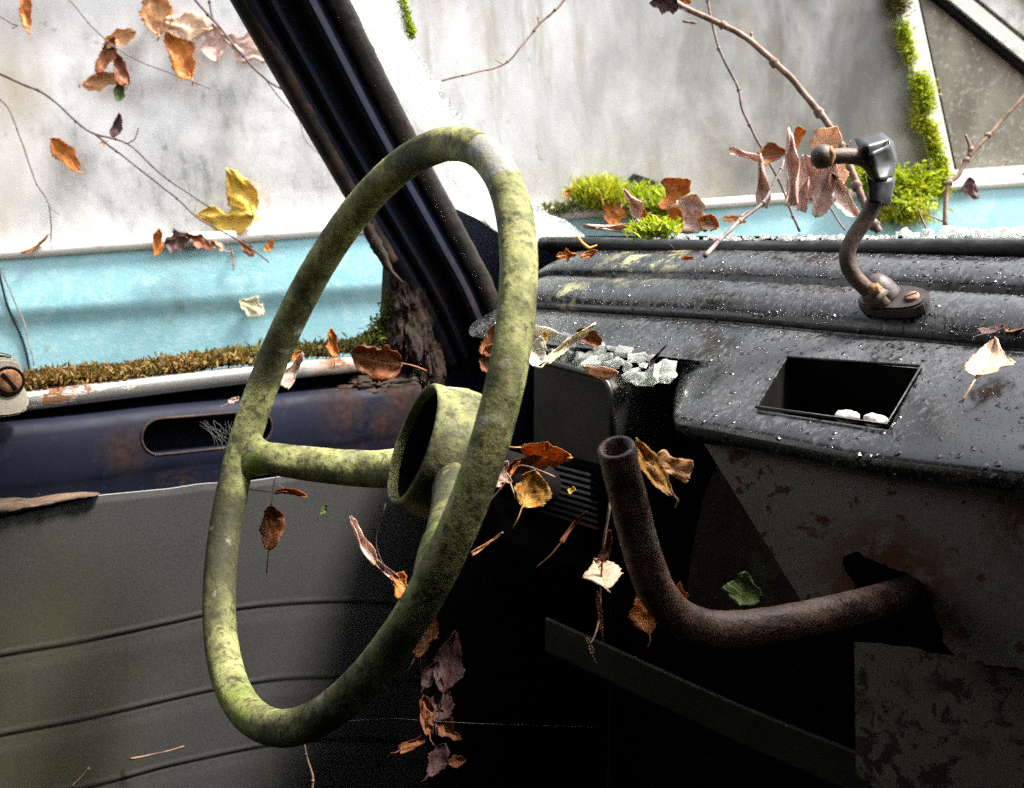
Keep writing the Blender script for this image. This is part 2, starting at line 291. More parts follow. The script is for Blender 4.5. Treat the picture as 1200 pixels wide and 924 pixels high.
leaf_mat('leaf_dark', (.085, .035, .03), (.13, .06, .055), (.03, .014, .012), .52, vein=(.16, .08, .07))
leaf_mat('leaf_cream', (.72, .66, .42), (.80, .76, .58), (.45, .32, .15), .66, vein=(.72, .55, .3))
leaf_mat('leaf_pale', (.75, .52, .36), (.82, .62, .46), (.58, .26, .12), .58, vein=(.60, .33, .18))
leaf_mat('leaf_spotted', (.55, .30, .04), (.50, .20, .03), (.04, .022, .014), .50, vein=(.5, .28, .08))
leaf_mat('leaf_green', (.045, .075, .008), (.07, .11, .015), (.04, .06, .01), .55, vein=(.16, .24, .05))
leaf_mat('leaf_whitish', (.80, .77, .68), (.86, .83, .74), (.60, .42, .20), .60, vein=(.7, .6, .45))

# ------------------------------------------------------------------ mesh helpers
def link(name, verts, faces, mat, parent=None, smooth=True):
    me = bpy.data.meshes.new(name); me.from_pydata([tuple(v) for v in verts], [], faces); me.update()
    return link_me(name, me, mat, parent, smooth)
def link_me(name, me, mat, parent=None, smooth=True):
    for m in (mat if isinstance(mat, (list, tuple)) else [mat]): me.materials.append(m)
    if smooth: me.polygons.foreach_set('use_smooth', [True] * len(me.polygons))
    o = bpy.data.objects.new(name, me); COL.objects.link(o)
    if parent: o.parent = parent; o.matrix_parent_inverse = parent.matrix_world.inverted() if parent.get('wm') is None else Matrix(parent['wm']).inverted()
    return o
def link_bm(name, bm, mat, parent=None, smooth=False):
    bmesh.ops.recalc_face_normals(bm, faces=bm.faces)
    me = bpy.data.meshes.new(name); bm.to_mesh(me); bm.free(); return link_me(name, me, mat, parent, smooth)
def autosmooth(o, ang=35):
    me = o.data; me.polygons.foreach_set('use_smooth', [True] * len(me.polygons))
    bm = bmesh.new(); bm.from_mesh(me)
    for e in bm.edges:
        if len(e.link_faces) == 2 and e.calc_face_angle(0) > R(ang): e.smooth = False
    bm.to_mesh(me); bm.free()
def root(name, loc, label, cat, group=None, mat4=None):
    o = bpy.data.objects.new(name, None); COL.objects.link(o); o.empty_display_size = .05
    mw = mat4 if mat4 is not None else Matrix.Translation(loc)
    o.matrix_world = mw; o['wm'] = [list(r) for r in mw]
    o['label'] = label; o['category'] = cat
    if group: o['group'] = group
    return o
def tag(o, label, cat=None, group=None, kind=None):
    if label: o['label'] = label
    if cat: o['category'] = cat
    if group: o['group'] = group
    if kind: o['kind'] = kind
    return o
def spline(pts, n):
    pts = [V(p) for p in pts]
    if len(pts) == 2: return [pts[0].lerp(pts[1], i / n) for i in range(n + 1)]
    P = [pts[0] * 2 - pts[1]] + pts + [pts[-1] * 2 - pts[-2]]; out = []
    for k in range(1, len(P) - 2):
        a, b, c, d = P[k - 1:k + 3]
        for i in range(n):
            t = i / n
            out.append(.5 * ((2 * b) + (c - a) * t + (2 * a - 5 * b + 4 * c - d) * t * t + (3 * b - a - 3 * c + d) * t ** 3))
    out.append(pts[-1]); return out
def lerpl(xs, t):
    f = t * (len(xs) - 1); i = min(int(f), len(xs) - 2); return xs[i] + (xs[i + 1] - xs[i]) * (f - i)
def tube_geo(pts, rad, seg=10, close=False, cap=True, rough=0., base=0, lump=0.):
    n = len(pts); rs = rad if isinstance(rad, (list, tuple)) else [rad]
    rs = [lerpl(list(rs), i / max(1, n - 1)) if len(rs) > 1 else rs[0] for i in range(n)]
    vs, fs = [], []
    t0 = (pts[1] - pts[0]).normalized(); nrm = t0.orthogonal().normalized()
    for i in range(n):
        a = pts[(i + 1) % n] if close or i < n - 1 else pts[i]; b = pts[i - 1] if close or i > 0 else pts[i]
        t = (a - b).normalized(); nrm = (nrm - t * nrm.dot(t)).normalized(); bn = t.cross(nrm)
        for j in range(seg):
            an = 2 * math.pi * j / seg; d = nrm * math.cos(an) + bn * math.sin(an); r = rs[i]
            if rough: r *= 1 + rough * noise.noise(pts[i] * (1.2 / max(rs)) + d * 1.5) + rough * .6 * noise.noise(pts[i] * (4 / max(rs)) + d * 3)
            vs.append(pts[i] + d * r)
    for i in range(n if close else n - 1):
        for j in range(seg):
            a, b = i * seg, ((i + 1) % n) * seg
            fs.append((base + a + j, base + a + (j + 1) % seg, base + b + (j + 1) % seg, base + b + j))
    if cap and not close:
        fs.append(tuple(base + j for j in reversed(range(seg)))); fs.append(tuple(base + (n - 1) * seg + j for j in range(seg)))
    return vs, fs
def tube(name, pts, rad, mat, parent=None, seg=12, smooth_n=8, **kw):
    pts = spline(pts, smooth_n) if smooth_n else [V(p) for p in pts]
    vs, fs = tube_geo(pts, rad, seg, **kw); return link(name, vs, fs, mat, parent)
def slab(name, outline, thick, mat, parent=None, bevel=0, direction=None):
    """a solid plate from an outline of world points, thickened along its normal"""
    bm = bmesh.new(); vs = [bm.verts.new(p) for p in outline]; f = bm.faces.new(vs); f.normal_update()
    d = direction if direction is not None else f.normal
    r = bmesh.ops.extrude_face_region(bm, geom=[f]); bmesh.ops.translate(bm, verts=[v for v in r['geom'] if isinstance(v, bmesh.types.BMVert)], vec=d.normalized() * thick)
    if bevel: bmesh.ops.bevel(bm, geom=[e for e in bm.edges], offset=bevel, segments=2, affect='EDGES', clamp_overlap=True)
    return link_bm(name, bm, mat, parent)
def box(name, c, size, mat, parent=None, bevel=.003, rot=None):
    bm = bmesh.new(); bmesh.ops.create_cube(bm, size=1); bmesh.ops.scale(bm, vec=size, verts=bm.verts)
    if bevel: bmesh.ops.bevel(bm, geom=list(bm.edges), offset=bevel, segments=2, affect='EDGES')
    if rot is not None: bmesh.ops.transform(bm, matrix=rot, verts=bm.verts)
    bmesh.ops.translate(bm, vec=c, verts=bm.verts); return link_bm(name, bm, mat, parent)
def cut(o, cutter_bm):
    me = bpy.data.meshes.new('cutter'); bmesh.ops.recalc_face_normals(cutter_bm, faces=cutter_bm.faces); cutter_bm.to_mesh(me); cutter_bm.free()
    c = bpy.data.objects.new('cutter', me); COL.objects.link(c)
    md = o.modifiers.new('cut', 'BOOLEAN'); md.operation = 'DIFFERENCE'; md.object = c; md.solver = 'EXACT'
    dg = bpy.context.evaluated_depsgraph_get(); dg.update()
    nm = bpy.data.meshes.new_from_object(o.evaluated_get(dg)); o.modifiers.clear(); old = o.data; o.data = nm
    bpy.data.objects.remove(c); bpy.data.meshes.remove(me); bpy.data.meshes.remove(old)
def prism(pts, vec):
    bm = bmesh.new(); a = [bm.verts.new(p) for p in pts]; b = [bm.verts.new(V(p) + vec) for p in pts]; n = len(a)
    bm.faces.new(a); bm.faces.new(b[::-1])
    for i in range(n): bm.faces.new((a[i], b[i], b[(i + 1) % n], a[(i + 1) % n]))
    return bm
def lathe(name, prof, c, axis, mat, parent=None, seg=48, rough=0):
    ax = axis.normalized(); u = ax.orthogonal().normalized(); w = ax.cross(u); vs, fs = [], []
    for (k, r) in prof:
        for j in range(seg):
            an = 2 * math.pi * j / seg; d = u * math.cos(an) + w * math.sin(an)
            rr = r * (1 + rough * noise.noise((c + ax * k + d * r) * 60)); vs.append(c + ax * k + d * rr)
    for i in range(len(prof) - 1):
        for j in range(seg): fs.append((i * seg + j, i * seg + (j + 1) % seg, (i + 1) * seg + (j + 1) % seg, (i + 1) * seg + j))
    return link(name, vs, fs, mat, parent)
def loft(name, rings, mat, parent=None, closed=True, caps=True):
    n = len(rings[0]); vs = [p for r in rings for p in r]; fs = []
    for i in range(len(rings) - 1):
        for j in range(n if closed else n - 1):
            fs.append((i * n + j, i * n + (j + 1) % n, (i + 1) * n + (j + 1) % n, (i + 1) * n + j))
    if caps and closed: fs.append(tuple(range(n))[::-1]); fs.append(tuple((len(rings) - 1) * n + j for j in range(n)))
    o = link(name, vs, fs, mat, parent); bm = bmesh.new(); bm.from_mesh(o.data); bmesh.ops.recalc_face_normals(bm, faces=bm.faces); bm.to_mesh(o.data); bm.free()
    return o
def ragged(px, step=14, amp=3, skip=()):
    out = []
    for i, (a, b) in enumerate(zip(px, px[1:] + px[:1])):
        L = math.hypot(b[0] - a[0], b[1] - a[1]); n = 1 if i in skip else max(1, int(L / step))
        for k in range(n):
            f = k / n; j = amp if i not in skip else 0
            out.append((a[0] + (b[0] - a[0]) * f + random.uniform(-j, j), a[1] + (b[1] - a[1]) * f + random.uniform(-j, j)))
    return out

#@@WORLD
# ------------------------------------------------------------------ light
SUN_DIR = V((.39, .32, .86)).normalized()             # towards the sun
w = bpy.data.worlds.new('World'); S.world = w; w.use_nodes = True
nt = w.node_tree; nt.nodes.clear(); bo = nt.nodes.new('ShaderNodeOutputWorld'); bg = nt.nodes.new('ShaderNodeBackground')
sky = nt.nodes.new('ShaderNodeTexSky'); sky.sky_type = 'NISHITA'; sky.sun_disc = False
sky.sun_elevation = math.asin(SUN_DIR.z); sky.sun_rotation = math.atan2(SUN_DIR.x, SUN_DIR.y)
sky.air_density = 1.0; sky.dust_density = 4.0; sky.ozone_density = 1.0
hs = nt.nodes.new('ShaderNodeHueSaturation'); hs.inputs['Saturation'].default_value = .18
nt.links.new(sky.outputs[0], hs.inputs['Color']); nt.links.new(hs.outputs[0], bg.inputs[0]); nt.links.new(bg.outputs[0], bo.inputs[0])
bg.inputs[1].default_value = .105
sl = bpy.data.lights.new('sun', 'SUN'); so = bpy.data.objects.new('sun', sl); COL.objects.link(so)
sl.energy = 2.9; sl.angle = R(11); sl.color = (1, .95, .87); so.rotation_euler = SUN_DIR.to_track_quat('Z', 'Y').to_euler(); so.location = (3, 0, 6)
S.view_settings.view_transform = 'Standard'; S.view_settings.look = 'None'; S.view_settings.gamma = 1; S.view_settings.use_curve_mapping = False
S.view_settings.exposure = 2.3
S.cycles.use_denoising = False; S.cycles.adaptive_threshold = .004; S.cycles.max_bounces = 8; S.cycles.transparent_max_bounces = 8; S.cycles.caustics_refractive = True; S.cycles.caustics_reflective = False; S.cycles.sample_clamp_indirect = 2.5; S.cycles.sample_clamp_direct = 6; S.cycles.blur_glossy = 1.

# ------------------------------------------------------------------ ground
nv = 60; vs = []; fs = []
for i in range(nv + 1):
    for j in range(nv + 1):
        f = lambda k: math.copysign(abs(k) ** 3, k) * 200
        x, y = f(i / nv * 2 - 1), f(j / nv * 2 - 1); vs.append((x, y, .03 * noise.noise(V((x, y, 0)) * .9)))
for i in range(nv):
    for j in range(nv): a = i * (nv + 1) + j; fs.append((a, a + nv + 1, a + nv + 2, a + 1))
tag(link('ground', vs, fs, M['ground']), 'brown leaf litter and moss on the ground between the two wrecks', None, None, 'structure')

# ------------------------------------------------------------------ the van we sit in
van = root('van', (0, .2, .0), 'derelict van with navy door and pillar, grey door card and wet black dashboard', 'van')
Z0 = EYE.z
# --- dashboard: a profile read down one column, swept along X
COLX = 1000
def pr(y, Y): p = ony(COLX, y, Y); return V((0, p.y, p.z))
LOWK = .085
key = [(296, .800), (306, .783), (318, .768), (330, .754), (338.5, .745), (341, .744), (355, .729), (372, .713), (385, .702), (388, .700),
       (400, .690), (420, .6685), (445, .645), (470, .624), (492, .606), (508, .592), (522, .580), (533, .572), (541, .569)]
keyB = [pr(*k) for k in key]
def bulge(P):     # rolled padding between the creases
    out = []
    for i, p in enumerate(P):
        q = p.copy()
        if 0 < i < 4: q += V((0, -.5, .85)) * .0060 * math.sin(math.pi * i / 4)
        if 5 <= i < 8: q += V((0, -.5, .85)) * .0075 * math.sin(math.pi * (i - 4.5) / 4)
        if i >= 9: q += V((0, -.62, .78)) * .010 * math.sin(math.pi * (i - 9) / (len(P) - 10)) * .6
        out.append(q)
    out[4] += V((0, .004, -.0035)); out[9] += V((0, .0045, -.0045))
    return out
keyB = bulge(keyB)
lip = keyB[-1]
tailB = [lip + V((0, .003, -.006)), lip + V((0, .012, -.012)), lip + V((0, .05, -.014)), V((0, .80, lip.z - .03))]
profB = spline(keyB, 3) + tailB
cutz = pr(452, .6390).z
profA = []
for p in profB:
    q = p.copy()
    if q.z < cutz: q = V((0, min(.78, .650 + (cutz - q.z) * 1.6), cutz - .002 - (cutz - q.z) * .06))
    profA.append(q)
rings = []
xs = [-.858, -.855, -.85, -.843, -.832] + [-.82 + .02 * i for i in range(12)] + [-.585 + .0075 * i for i in range(17)] + [-.44 + .02 * i for i in range(50)]
top_back = V((0, .80, profB[0].z))
for x in xs:
    s = min(1, max(0, (x + .565) / .075)); s = s ** .5 if s > 0 else 0
    e = 1 - min(1, max(0, (x + .858) / .045)); e = e ** 2
    ring = []
    for i, (a, b) in enumerate(zip(profA, profB)):
        q = a.lerp(b, s)
        if s < 1 and q.z < cutz: q.y = q.y + (1 - s) * .012
        q = q.lerp(V((0, .735, -.075 + Z0)), e * .30)
        if x > -.33: q.z += min(.02, LOWK * (x + .33)) * min(1, max(0, (keyB[11].z - q.z) / .05))
        w_ = V((x, q.y, q.z)); w_ += V((0, -.3, .7)) * .0022 * noise.noise(V((x * 7, q.y * 20, q.z * 20))) + V((0, 0, .0016)) * math.sin(x * 9)
        ring.append(w_)
    rings.append(ring)
dash = loft('dashboard', rings, M['dash'], van)
tag(dash, 'wet black padded dashboard with rolled ridges and an empty ashtray hole')
# ashtray opening
fp, fn = keyB[11], (keyB[14] - keyB[10]).cross(V((1, 0, 0))); fn = fn.normalized()
if fn.z < 0: fn = -fn
fpw = V((0, fp.y, fp.z))
hole_px = [(922, 421), (1081, 432), (1041, 502), (886, 480)]
hp = [onpl(x, y, fpw, fn) + fn * .002 for x, y in hole_px]
cut(dash, prism([p + fn * .03 for p in hp], -fn * .095))
dash.data.materials.append(M['shade_black'])  # inner faces coloured near-black to paint the shade of the hole
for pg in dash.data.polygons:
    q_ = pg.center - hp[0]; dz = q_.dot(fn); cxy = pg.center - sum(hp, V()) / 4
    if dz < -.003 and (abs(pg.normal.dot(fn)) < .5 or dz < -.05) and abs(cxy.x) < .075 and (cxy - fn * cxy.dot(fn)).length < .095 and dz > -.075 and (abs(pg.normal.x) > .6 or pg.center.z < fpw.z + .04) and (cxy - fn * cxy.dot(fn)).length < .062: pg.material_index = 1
autosmooth(dash, 40)
tr_ = []
hc = sum(hp, V()) / 4
# thin metal edge round the opening
tube('opening_rim', [p + (hc - p) * .012 for p in (hp + hp[:1])], .0012, M['rubber'], dash, 6, 0)
# gasket roll and scuttle behind it
gp = [V((x, .802, Z0 + pr(293, .80).z - Z0 + .0015 * math.sin(x * 13) + .0014)) for x in np.linspace(-.90, .5, 40)]
tag(tube('windscreen_gasket', gp, .0078, M['rubber'], dash, 12, 2, rough=.05), None)
sc_z = pr(283, .835).z
slab('scuttle', [V((-.96, .808, sc_z - .006)), V((.52, .808, sc_z - .006)), V((.52, .868, sc_z - .002)), V((-.96, .868, sc_z - .002))], -.03, M['navy'], van, 0, V((0, 0, 1)))
slab('scuttle_edge', [V((-.96, .868, sc_z - .03)), V((.52, .868, sc_z - .03)), V((.52, .868, sc_z + .0045)), V((-.96, .868, sc_z + .0045))], .004, M['black'], van, 0, V((0, 1, 0)))

# --- instrument pod
Yp = .60; zt0, zt1 = ony(610, 427, Yp).z, ony(712, 449, Yp).z
xr = ony(714, 470, Yp).x
zb = ony(697, 562, Yp).z
def podpath(off=0):
    xl = -.735; r = .016 + off; P = [V((xl, 0, zt0 + .006 + off))]
    P.append(V((xr - .02, 0, zt1 + off)))
    for k in range(1, 7):
        a = math.pi / 2 * (1 - k / 6); P.append(V((xr - .016 + r * math.cos(a), 0, zt1 - .016 + r * math.sin(a))))
    P.append(V((xr + off + .004, 0, zb))); return P
o_, i_ = podpath(.0035), podpath(0)
rings = []
for y in (Yp, Yp + .006, Yp + .03, Yp + .06, .70):
    g = .0 if y > Yp + .002 else .0015
    rings.append([p + V((0, y, 0)) for p in o_] + [p + V((0, y, 0)) for p in reversed(i_)])
pod = loft('instrument_pod', rings, M['pod'], dash); autosmooth(pod, 40)
tag(pod, 'empty black instrument pod with a rounded corner below the dashboard')
tube('pod_lip', [p + V((0, Yp - .001, .0018)) for p in o_], .0032, M['pod'], dash, 8, 0)
bk = [p + V((0, Yp + .045, 0)) for p in i_]; bk = bk + [V((-.735, Yp + .045, zb))]
slab('instrument_panel', bk, .004, M['podpanel'], dash, 0, V((0, 1, 0)))
# lower vent block of slats
vb = bmesh.new()
for k in range(9):
    for side in (0,):
        c0 = ony(600, 566 + k * 7.5, .600 - k * .003); c1 = ony(696, 561 + k * 7.5 - 2, .600 - k * .003); c0.z = c1.z + .001
        mid = (c0 + c1) / 2; r = bmesh.ops.create_cube(vb, size=1)['verts']
        bmesh.ops.scale(vb, vec=((c1 - c0).length, .010, .0022), verts=r)
        bmesh.ops.rotate(vb, cent=(0, 0, 0), matrix=Matrix.Rotation(R(-24), 3, 'X'), verts=r); bmesh.ops.translate(vb, vec=mid, verts=r)
link_bm('vent_grille', vb, M['pod'], dash)
box('vent_box', ony(645, 600, .66) + V((0, .02, 0)), (.14, .07, .09), M['black'], dash, .006)

# --- A pillar
pl_px = [(265, -150, -.815), (300, -75, -.835), (338, 0, -.857), (378, 75, -.878), (418, 150, -.898), (458, 222, -.916), (498, 292, -.93), (530, 350, -.938), (556, 410, -.942)]
pc = [onx(a, b, c) for a, b, c in pl_px]; up_dir = (pc[0] - pc[1]).normalized()
pc = [pc[0] + up_dir * .22] + pc; pc = spline(pc, 6)
prof = [(-46, 2), (-43, 12), (-39, 15), (-33, 17), (-27, 15), (-24, 9), (-21, 9), (-18, 14), (-14, 15.5), (-10, 12), (-8, 3), (0, 0), (4, 3), (7, 11), (11, 16), (16, 17), (21, 13), (24, 3), (29, 0), (31, -18), (-44, -18)]
def prof_s(sc_a=1.): return [(a / 1000 * sc_a, b / 1000) for a, b in prof]
def sweep(name, pts, pf, mat, parent, jit=0, a_jit=None):
    rings = []
    for i, p in enumerate(pts):
        t = (pts[min(i + 1, len(pts) - 1)] - pts[max(i - 1, 0)]).normalized()
        b = (EYE + V((.2, -.1, 0)) - p); b = V((.80, -.60, .1)); b = (b - t * b.dot(t)).normalized(); a = t.cross(b)
        if a.dot(RT) < 0: a = -a
        rings.append([p + a * x + b * y + (a * noise.noise(p * 90 + V((k, 0, 0))) + b * noise.noise(p * 70 + V((0, k, 9)))) * jit for k, (x, y) in enumerate(pf)])
    return loft(name, rings, mat, parent)
pil = sweep('pillar', pc, prof_s(), M['navy'], van); autosmooth(pil, 38); tag(pil, 'navy windscreen pillar with two pressed ridges')
fine = [pc[0].lerp(pc[0], 0)]; fine = spline(pc[::2], 5)
sweep('rusty_flange', fine, [(.028, -.012), (.029, .004), (.033, .007), (.040, .006), (.047, .0045), (.0505, .000), (.050, -.012)], M['flange'], pil, .0011)
# torn seal along the side window edge
sl_px = [(250, -40, -.845), (283, 0, -.86), (318, 60, -.875), (352, 122, -.89), (385, 180, -.905), (412, 228, -.915), (436, 268, -.925), (458, 306, -.932)]
sp_ = spline([onx(a, b, c) for a, b, c in sl_px], 8)
sweep('rubber_seal', sp_, [(-.007, -.010), (-.008, -.002), (-.004, .006), (.002, .008), (.008, .004), (.008, -.010)], M['seal'], pil, .0010)
tube('loose_seal_strip', [onx(a, b, -.92) for a, b in ((425, 255), (437, 280), (448, 300), (456, 316), (472, 332))], [.006, .007, .006, .0035, .0012], M['seal'], pil, 8, 6, rough=.35)

# --- post and kick panel below the pillar
yL = .618
post = [V((-.958, yL, Z0 - .20)), V((-.958, yL + .012, Z0 - .10)), V((-.958, yL + .02, Z0 + .0)), V((-.950, .68, Z0 + .04)), V((-.950, .74, Z0 + .02)), V((-.950, .84, Z0 - .03)), V((-.958, .98, Z0 - .06)), V((-.958, .98, .35)), V((-.958, .655, .35)), V((-.958, .655, Z0 - .20))]
slab('door_post', post, .03, M['navy'], van, 0, V((-1, 0, 0)))
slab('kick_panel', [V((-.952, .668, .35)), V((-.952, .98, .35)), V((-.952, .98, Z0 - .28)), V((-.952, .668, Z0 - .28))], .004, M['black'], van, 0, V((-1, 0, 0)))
# crust of rust at the corner of the window
def blob(name, c, sz, mat, parent, seed=0, amp=.45, freq=3., sub=4):
    bm = bmesh.new(); bmesh.ops.create_icosphere(bm, subdivisions=sub, radius=1)
    for v in bm.verts:
        d = v.co.copy(); k = 1 + amp * noise.noise(d * freq * .6 + V((seed, 0, 0))) + amp * .6 * noise.noise(d * freq * 2 + V((0, seed, 0))) + amp * .35 * noise.noise(d * freq * 5)
        v.co = V((d.x * sz[0], d.y * sz[1], d.z * sz[2])) * k + c
    return link_bm(name, bm, mat, parent, True)
blob('rust_crust', onx(482, 372, -.95), (.014, .028, .055), M['rust'], van, 3, sub=5)
blob('rust_crust', onx(505, 425, -.952), (.010, .018, .040), M['rust'], van, 9, sub=5)
blob('rust_crust', onx(478, 345, -.945), (.010, .018, .030), M['rust'], van, 5, sub=5)
blob('rust_crust', onx(440, 452, -.957), (.012, .045, .012), M['rust'], van, 15, sub=5)

# --- driver's door
XI = -.940
yz = lambda px, py, X=XI: onx(px, py, X)
zr_t, zr_b = Z0 - .163, Z0 - .243
rp = [(-.985, zr_t), (-.960, zr_t), (-.949, zr_t - .001), (-.943, zr_t - .005), (-.940, zr_t - .012), (-.939, zr_t - .03), (-.9385, zr_b + .028), (-.940, zr_b + .022), (-.941, zr_b + .018), (-.943, zr_b), (-.985, zr_b)]
ys = list(np.linspace(-.45, .655, 60))
door = loft('door', [[V((x, y, z + .0005 * math.sin(y * 40) - .010 * max(0, (y - .2)))) for x, z in rp] for y in ys], M['navy'], van)
tag(door, "navy painted driver's door with an oval hand hole and rusty corner")
sa, sb = yz(187, 512), yz(300, 505); rr = .0175
cap = []
for k in range(13): a = math.pi / 2 + math.pi * k / 12; cap.append((sa.y + rr * math.cos(a), sa.z + rr * math.sin(a)))
for k in range(13): a = -math.pi / 2 + math.pi * k / 12; cap.append((sb.y + rr * math.cos(a), sb.z + .003 + rr * math.sin(a)))
cut(door, prism([V((-.90, y, z)) for y, z in cap], V((-.078, 0, 0)))); autosmooth(door, 35)
lipc = [V((-.9392, sa.y + (y - sa.y) * 1.0, z)) for y, z in cap]
vs, fs = tube_geo([V(p) for p in lipc], .0013, 6, close=True, rough=.15); link('hole_lip', vs, fs, M['rust'], door)
# window channel (chrome) and sill behind
ch = [onx(a, b, -.955) for a, b in ((-120, 492), (30, 471), (130, 459), (230, 447), (330, 436), (424, 427))]
def strip(name, pts, pf, mat, parent):
    return loft(name, [[p + V((x, 0, z)) for x, z in pf] for p in pts], mat, parent)
ch = [V((-.955, -.44, ch[0].z - .004))] + ch
chs = strip('window_trim', spline(ch, 6), [(-.008, -.0085), (.0, -.0088), (.003, -.0065), (.0035, .004), (.002, .0075), (-.001, .0088), (-.008, .0088)], M['chrome'], door); autosmooth(chs, 50)
sill = loft('window_sill', [[V((x, y, z)) for x, z in ((-1.005, Z0 - .150), (-.962, Z0 - .150), (-.962, Z0 - .135), (-1.005, Z0 - .140))] for y in (-.45, .2, .63)], M['navy'], door)
slab('outer_skin', [V((-1.006, -.45, Z0 - .142)), V((-1.006, .655, Z0 - .142)), V((-1.006, .655, .42)), V((-1.006, -.45, .42))], .003, M['navy'], door, 0, V((-1, 0, 0)))
slab('door_frame', [V((-.99, -.45, Z0 - .16)), V((-.99, .655, Z0 - .16)), V((-.99, .655, .42)), V((-.99, -.45, .42))], .004, M['black'], door, 0, V((-1, 0, 0)))
# vinyl card with wavy top edge
ed = [(-420, 660), (-120, 628), (0, 609), (60, 596), (115, 581), (200, 573), (238, 567), (290, 565), (350, 556), (430, 549), (490, 545)]
edp = [yz(a, b, -.936) for a, b in ed]
def edge_z(y):
    for a, b in zip(edp, edp[1:]):
        if a.y <= y <= b.y: return a.z + (b.z - a.z) * (y - a.y) / (b.y - a.y)
    return edp[0].z if y < edp[0].y else edp[-1].z
SEAMS = [[yz(a, b, -.9375) for a, b in sm] for sm in ([(-420, 850), (-200, 808), (0, 771), (100, 754), (200, 732), (260, 719), (320, 711), (400, 707), (486, 710)],
    [(-420, 960), (-200, 905), (0, 864), (100, 845), (200, 822), (260, 809), (330, 798), (400, 796), (490, 800)],
    [(-300, 1010), (-100, 962), (100, 925), (200, 899), (300, 878), (360, 870), (420, 868), (490, 872)])]
SEAMS = [spline(q_, 8) for q_ in SEAMS]
def seam_z(sm, y): return float(np.interp(y, [p.y for p in sm], [p.z for p in sm]))
ny, nz = 110, 620; vs = []; fs = []
for i in range(ny + 1):
    y = -.45 + 1.105 * i / ny; zt = edge_z(y); zs_ = [seam_z(q_, y) for q_ in SEAMS]
    for j in range(nz + 1):
        f = j / nz; z = zt + (.50 - zt) * f
        x = -.9378 - .0015 * max(0, 1 - j / 8) + .0012 * noise.noise(V((0, y * 4, z * 5))) + .0010 * noise.noise(V((0, y * 12, z * 12 + 7)))
        for zq in zs_:
            d_ = z - zq
            if abs(d_) < .03: x += -.0006 * math.exp(-(d_ / .0020) ** 2) + .0008 * math.exp(-((d_ - .0045) / .0022) ** 2) - .0008 * math.exp(-((d_ + .004) / .008) ** 2)
        vs.append((x, y, z))
for i in range(ny):
    for j in range(nz): a = i * (nz + 1) + j; fs.append((a, a + 1, a + nz + 2, a + nz + 1))
card = link('vinyl_card', vs, fs, M['vinyl'], door); so_ = card.modifiers.new('thick', 'SOLIDIFY'); so_.thickness = .003; so_.offset = 0
tag(card, 'grey vinyl door card with curved seams and green algae stain')
# torn padding showing above the card
pb = []
for (a, b) in ((-420, 670), (-120, 632), (0, 606), (50, 595), (100, 583), (118, 579)): pb.append(yz(a, b, -.934))
pt = []
for (a, b) in ((-420, 652), (-120, 604), (0, 587), (40, 586), (80, 580), (112, 578)): pt.append(yz(a, b, -.934))
rg = []
for b_, t_ in zip(spline(pb, 6), spline(pt, 6)):
    h_ = t_ - b_; rg.append([b_ + h_ * (k / 5) + V((.006 * math.sin(math.pi * k / 5) + .0025 * noise.noise((b_ + h_ * k / 5) * 160), 0, .002 * noise.noise((b_ + h_ * k) * 90))) for k in range(6)] + [t_ + V((-.02, 0, 0)), b_ + V((-.02, 0, 0))])
loft('torn_padding', rg, M['felt'], door)
# quarter-light latch plate
lp = ragged([(-60, 423), (12, 420), (24, 424), (27, 431), (28, 452), (35, 466), (34, 478), (26, 486), (10, 489), (-60, 494)], 400, 0)
lpl = slab('latch_plate', [onx(a, b, -.925) for a, b in lp], .012, M['beige'], door, .0022, V((-1, 0, 0))); tag(lpl, 'beige plastic latch plate with a rusty screw'); autosmooth(lpl, 50)
tube('latch_hook', [onx(a, b, -.935) for a, b in ((-40, 420), (-5, 417), (12, 420))], .003, M['rubber'], door, 8)
cs = onx(10, 447, -.9248); lathe('screw', [(.0, .0105), (.0012, .0105), (.0025, .0085), (.003, .004), (.003, .0001)], cs, V((1, 0, 0)), M['orust'], door, 24)
lathe('screw_ring', [(-.001, .0105), (.0014, .0107), (.0014, .0128), (-.001, .013)], cs, V((1, 0, 0)), M['black'], door, 24)
box('screw_slot', cs + V((.0028, 0, 0)), (.0016, .0028, .018), M['black'], door, .0003, Matrix.Rotation(R(35), 3, 'X'))

# --- under the dash
cons = [(822, 515), (1620, 590), (1620, 870), (1300, 805), (1200, 786), (1120, 771), (1108, 755), (1098, 722), (1086, 692), (1066, 673), (1036, 663), (1006, 648), (990, 654), (988, 668), (1004, 690), (986, 703), (943, 711)]
pn = V((.05, -1, .12)).normalized(); pp = ony(1000, 600, .600)
cp = ragged(cons, 5, 2.6, skip=(0, 1, 2, 3, 16, 15))
cpl = slab('console_panel', [onpl(a, b, pp, pn) for a, b in cp], .0018, M['console'], van, 0, -pn); tag(cpl, 'grey painted steel panel under the dashboard with a rusted-out hole')
lpx = ragged([(1001, 752), (1060, 758), (1110, 768), (1600, 850), (1600, 1100), (1080, 960), (1003, 908)], 12, 1.5, skip=(2, 3, 4, 5, 6))
slab('lower_panel', [onpl(a, b, pp + V((0, .012, 0)), pn) for a, b in lpx], .0018, M['flake'], van, 0, -pn)
slab('inner_bracket', [ony(a, b, .66) for a, b in ((842, 540), (960, 720), (800, 730), (812, 640), (825, 580))], .003, M['rust'], van, 0, V((0, 1, 0)))
slab('firewall', [V((-.955, .985, .35)), V((.52, .985, .35)), V((.52, .985, sc_z - .04)), V((-.955, .985, sc_z - .04))], .004, M['black'], van, 0, V((0, 1, 0)))
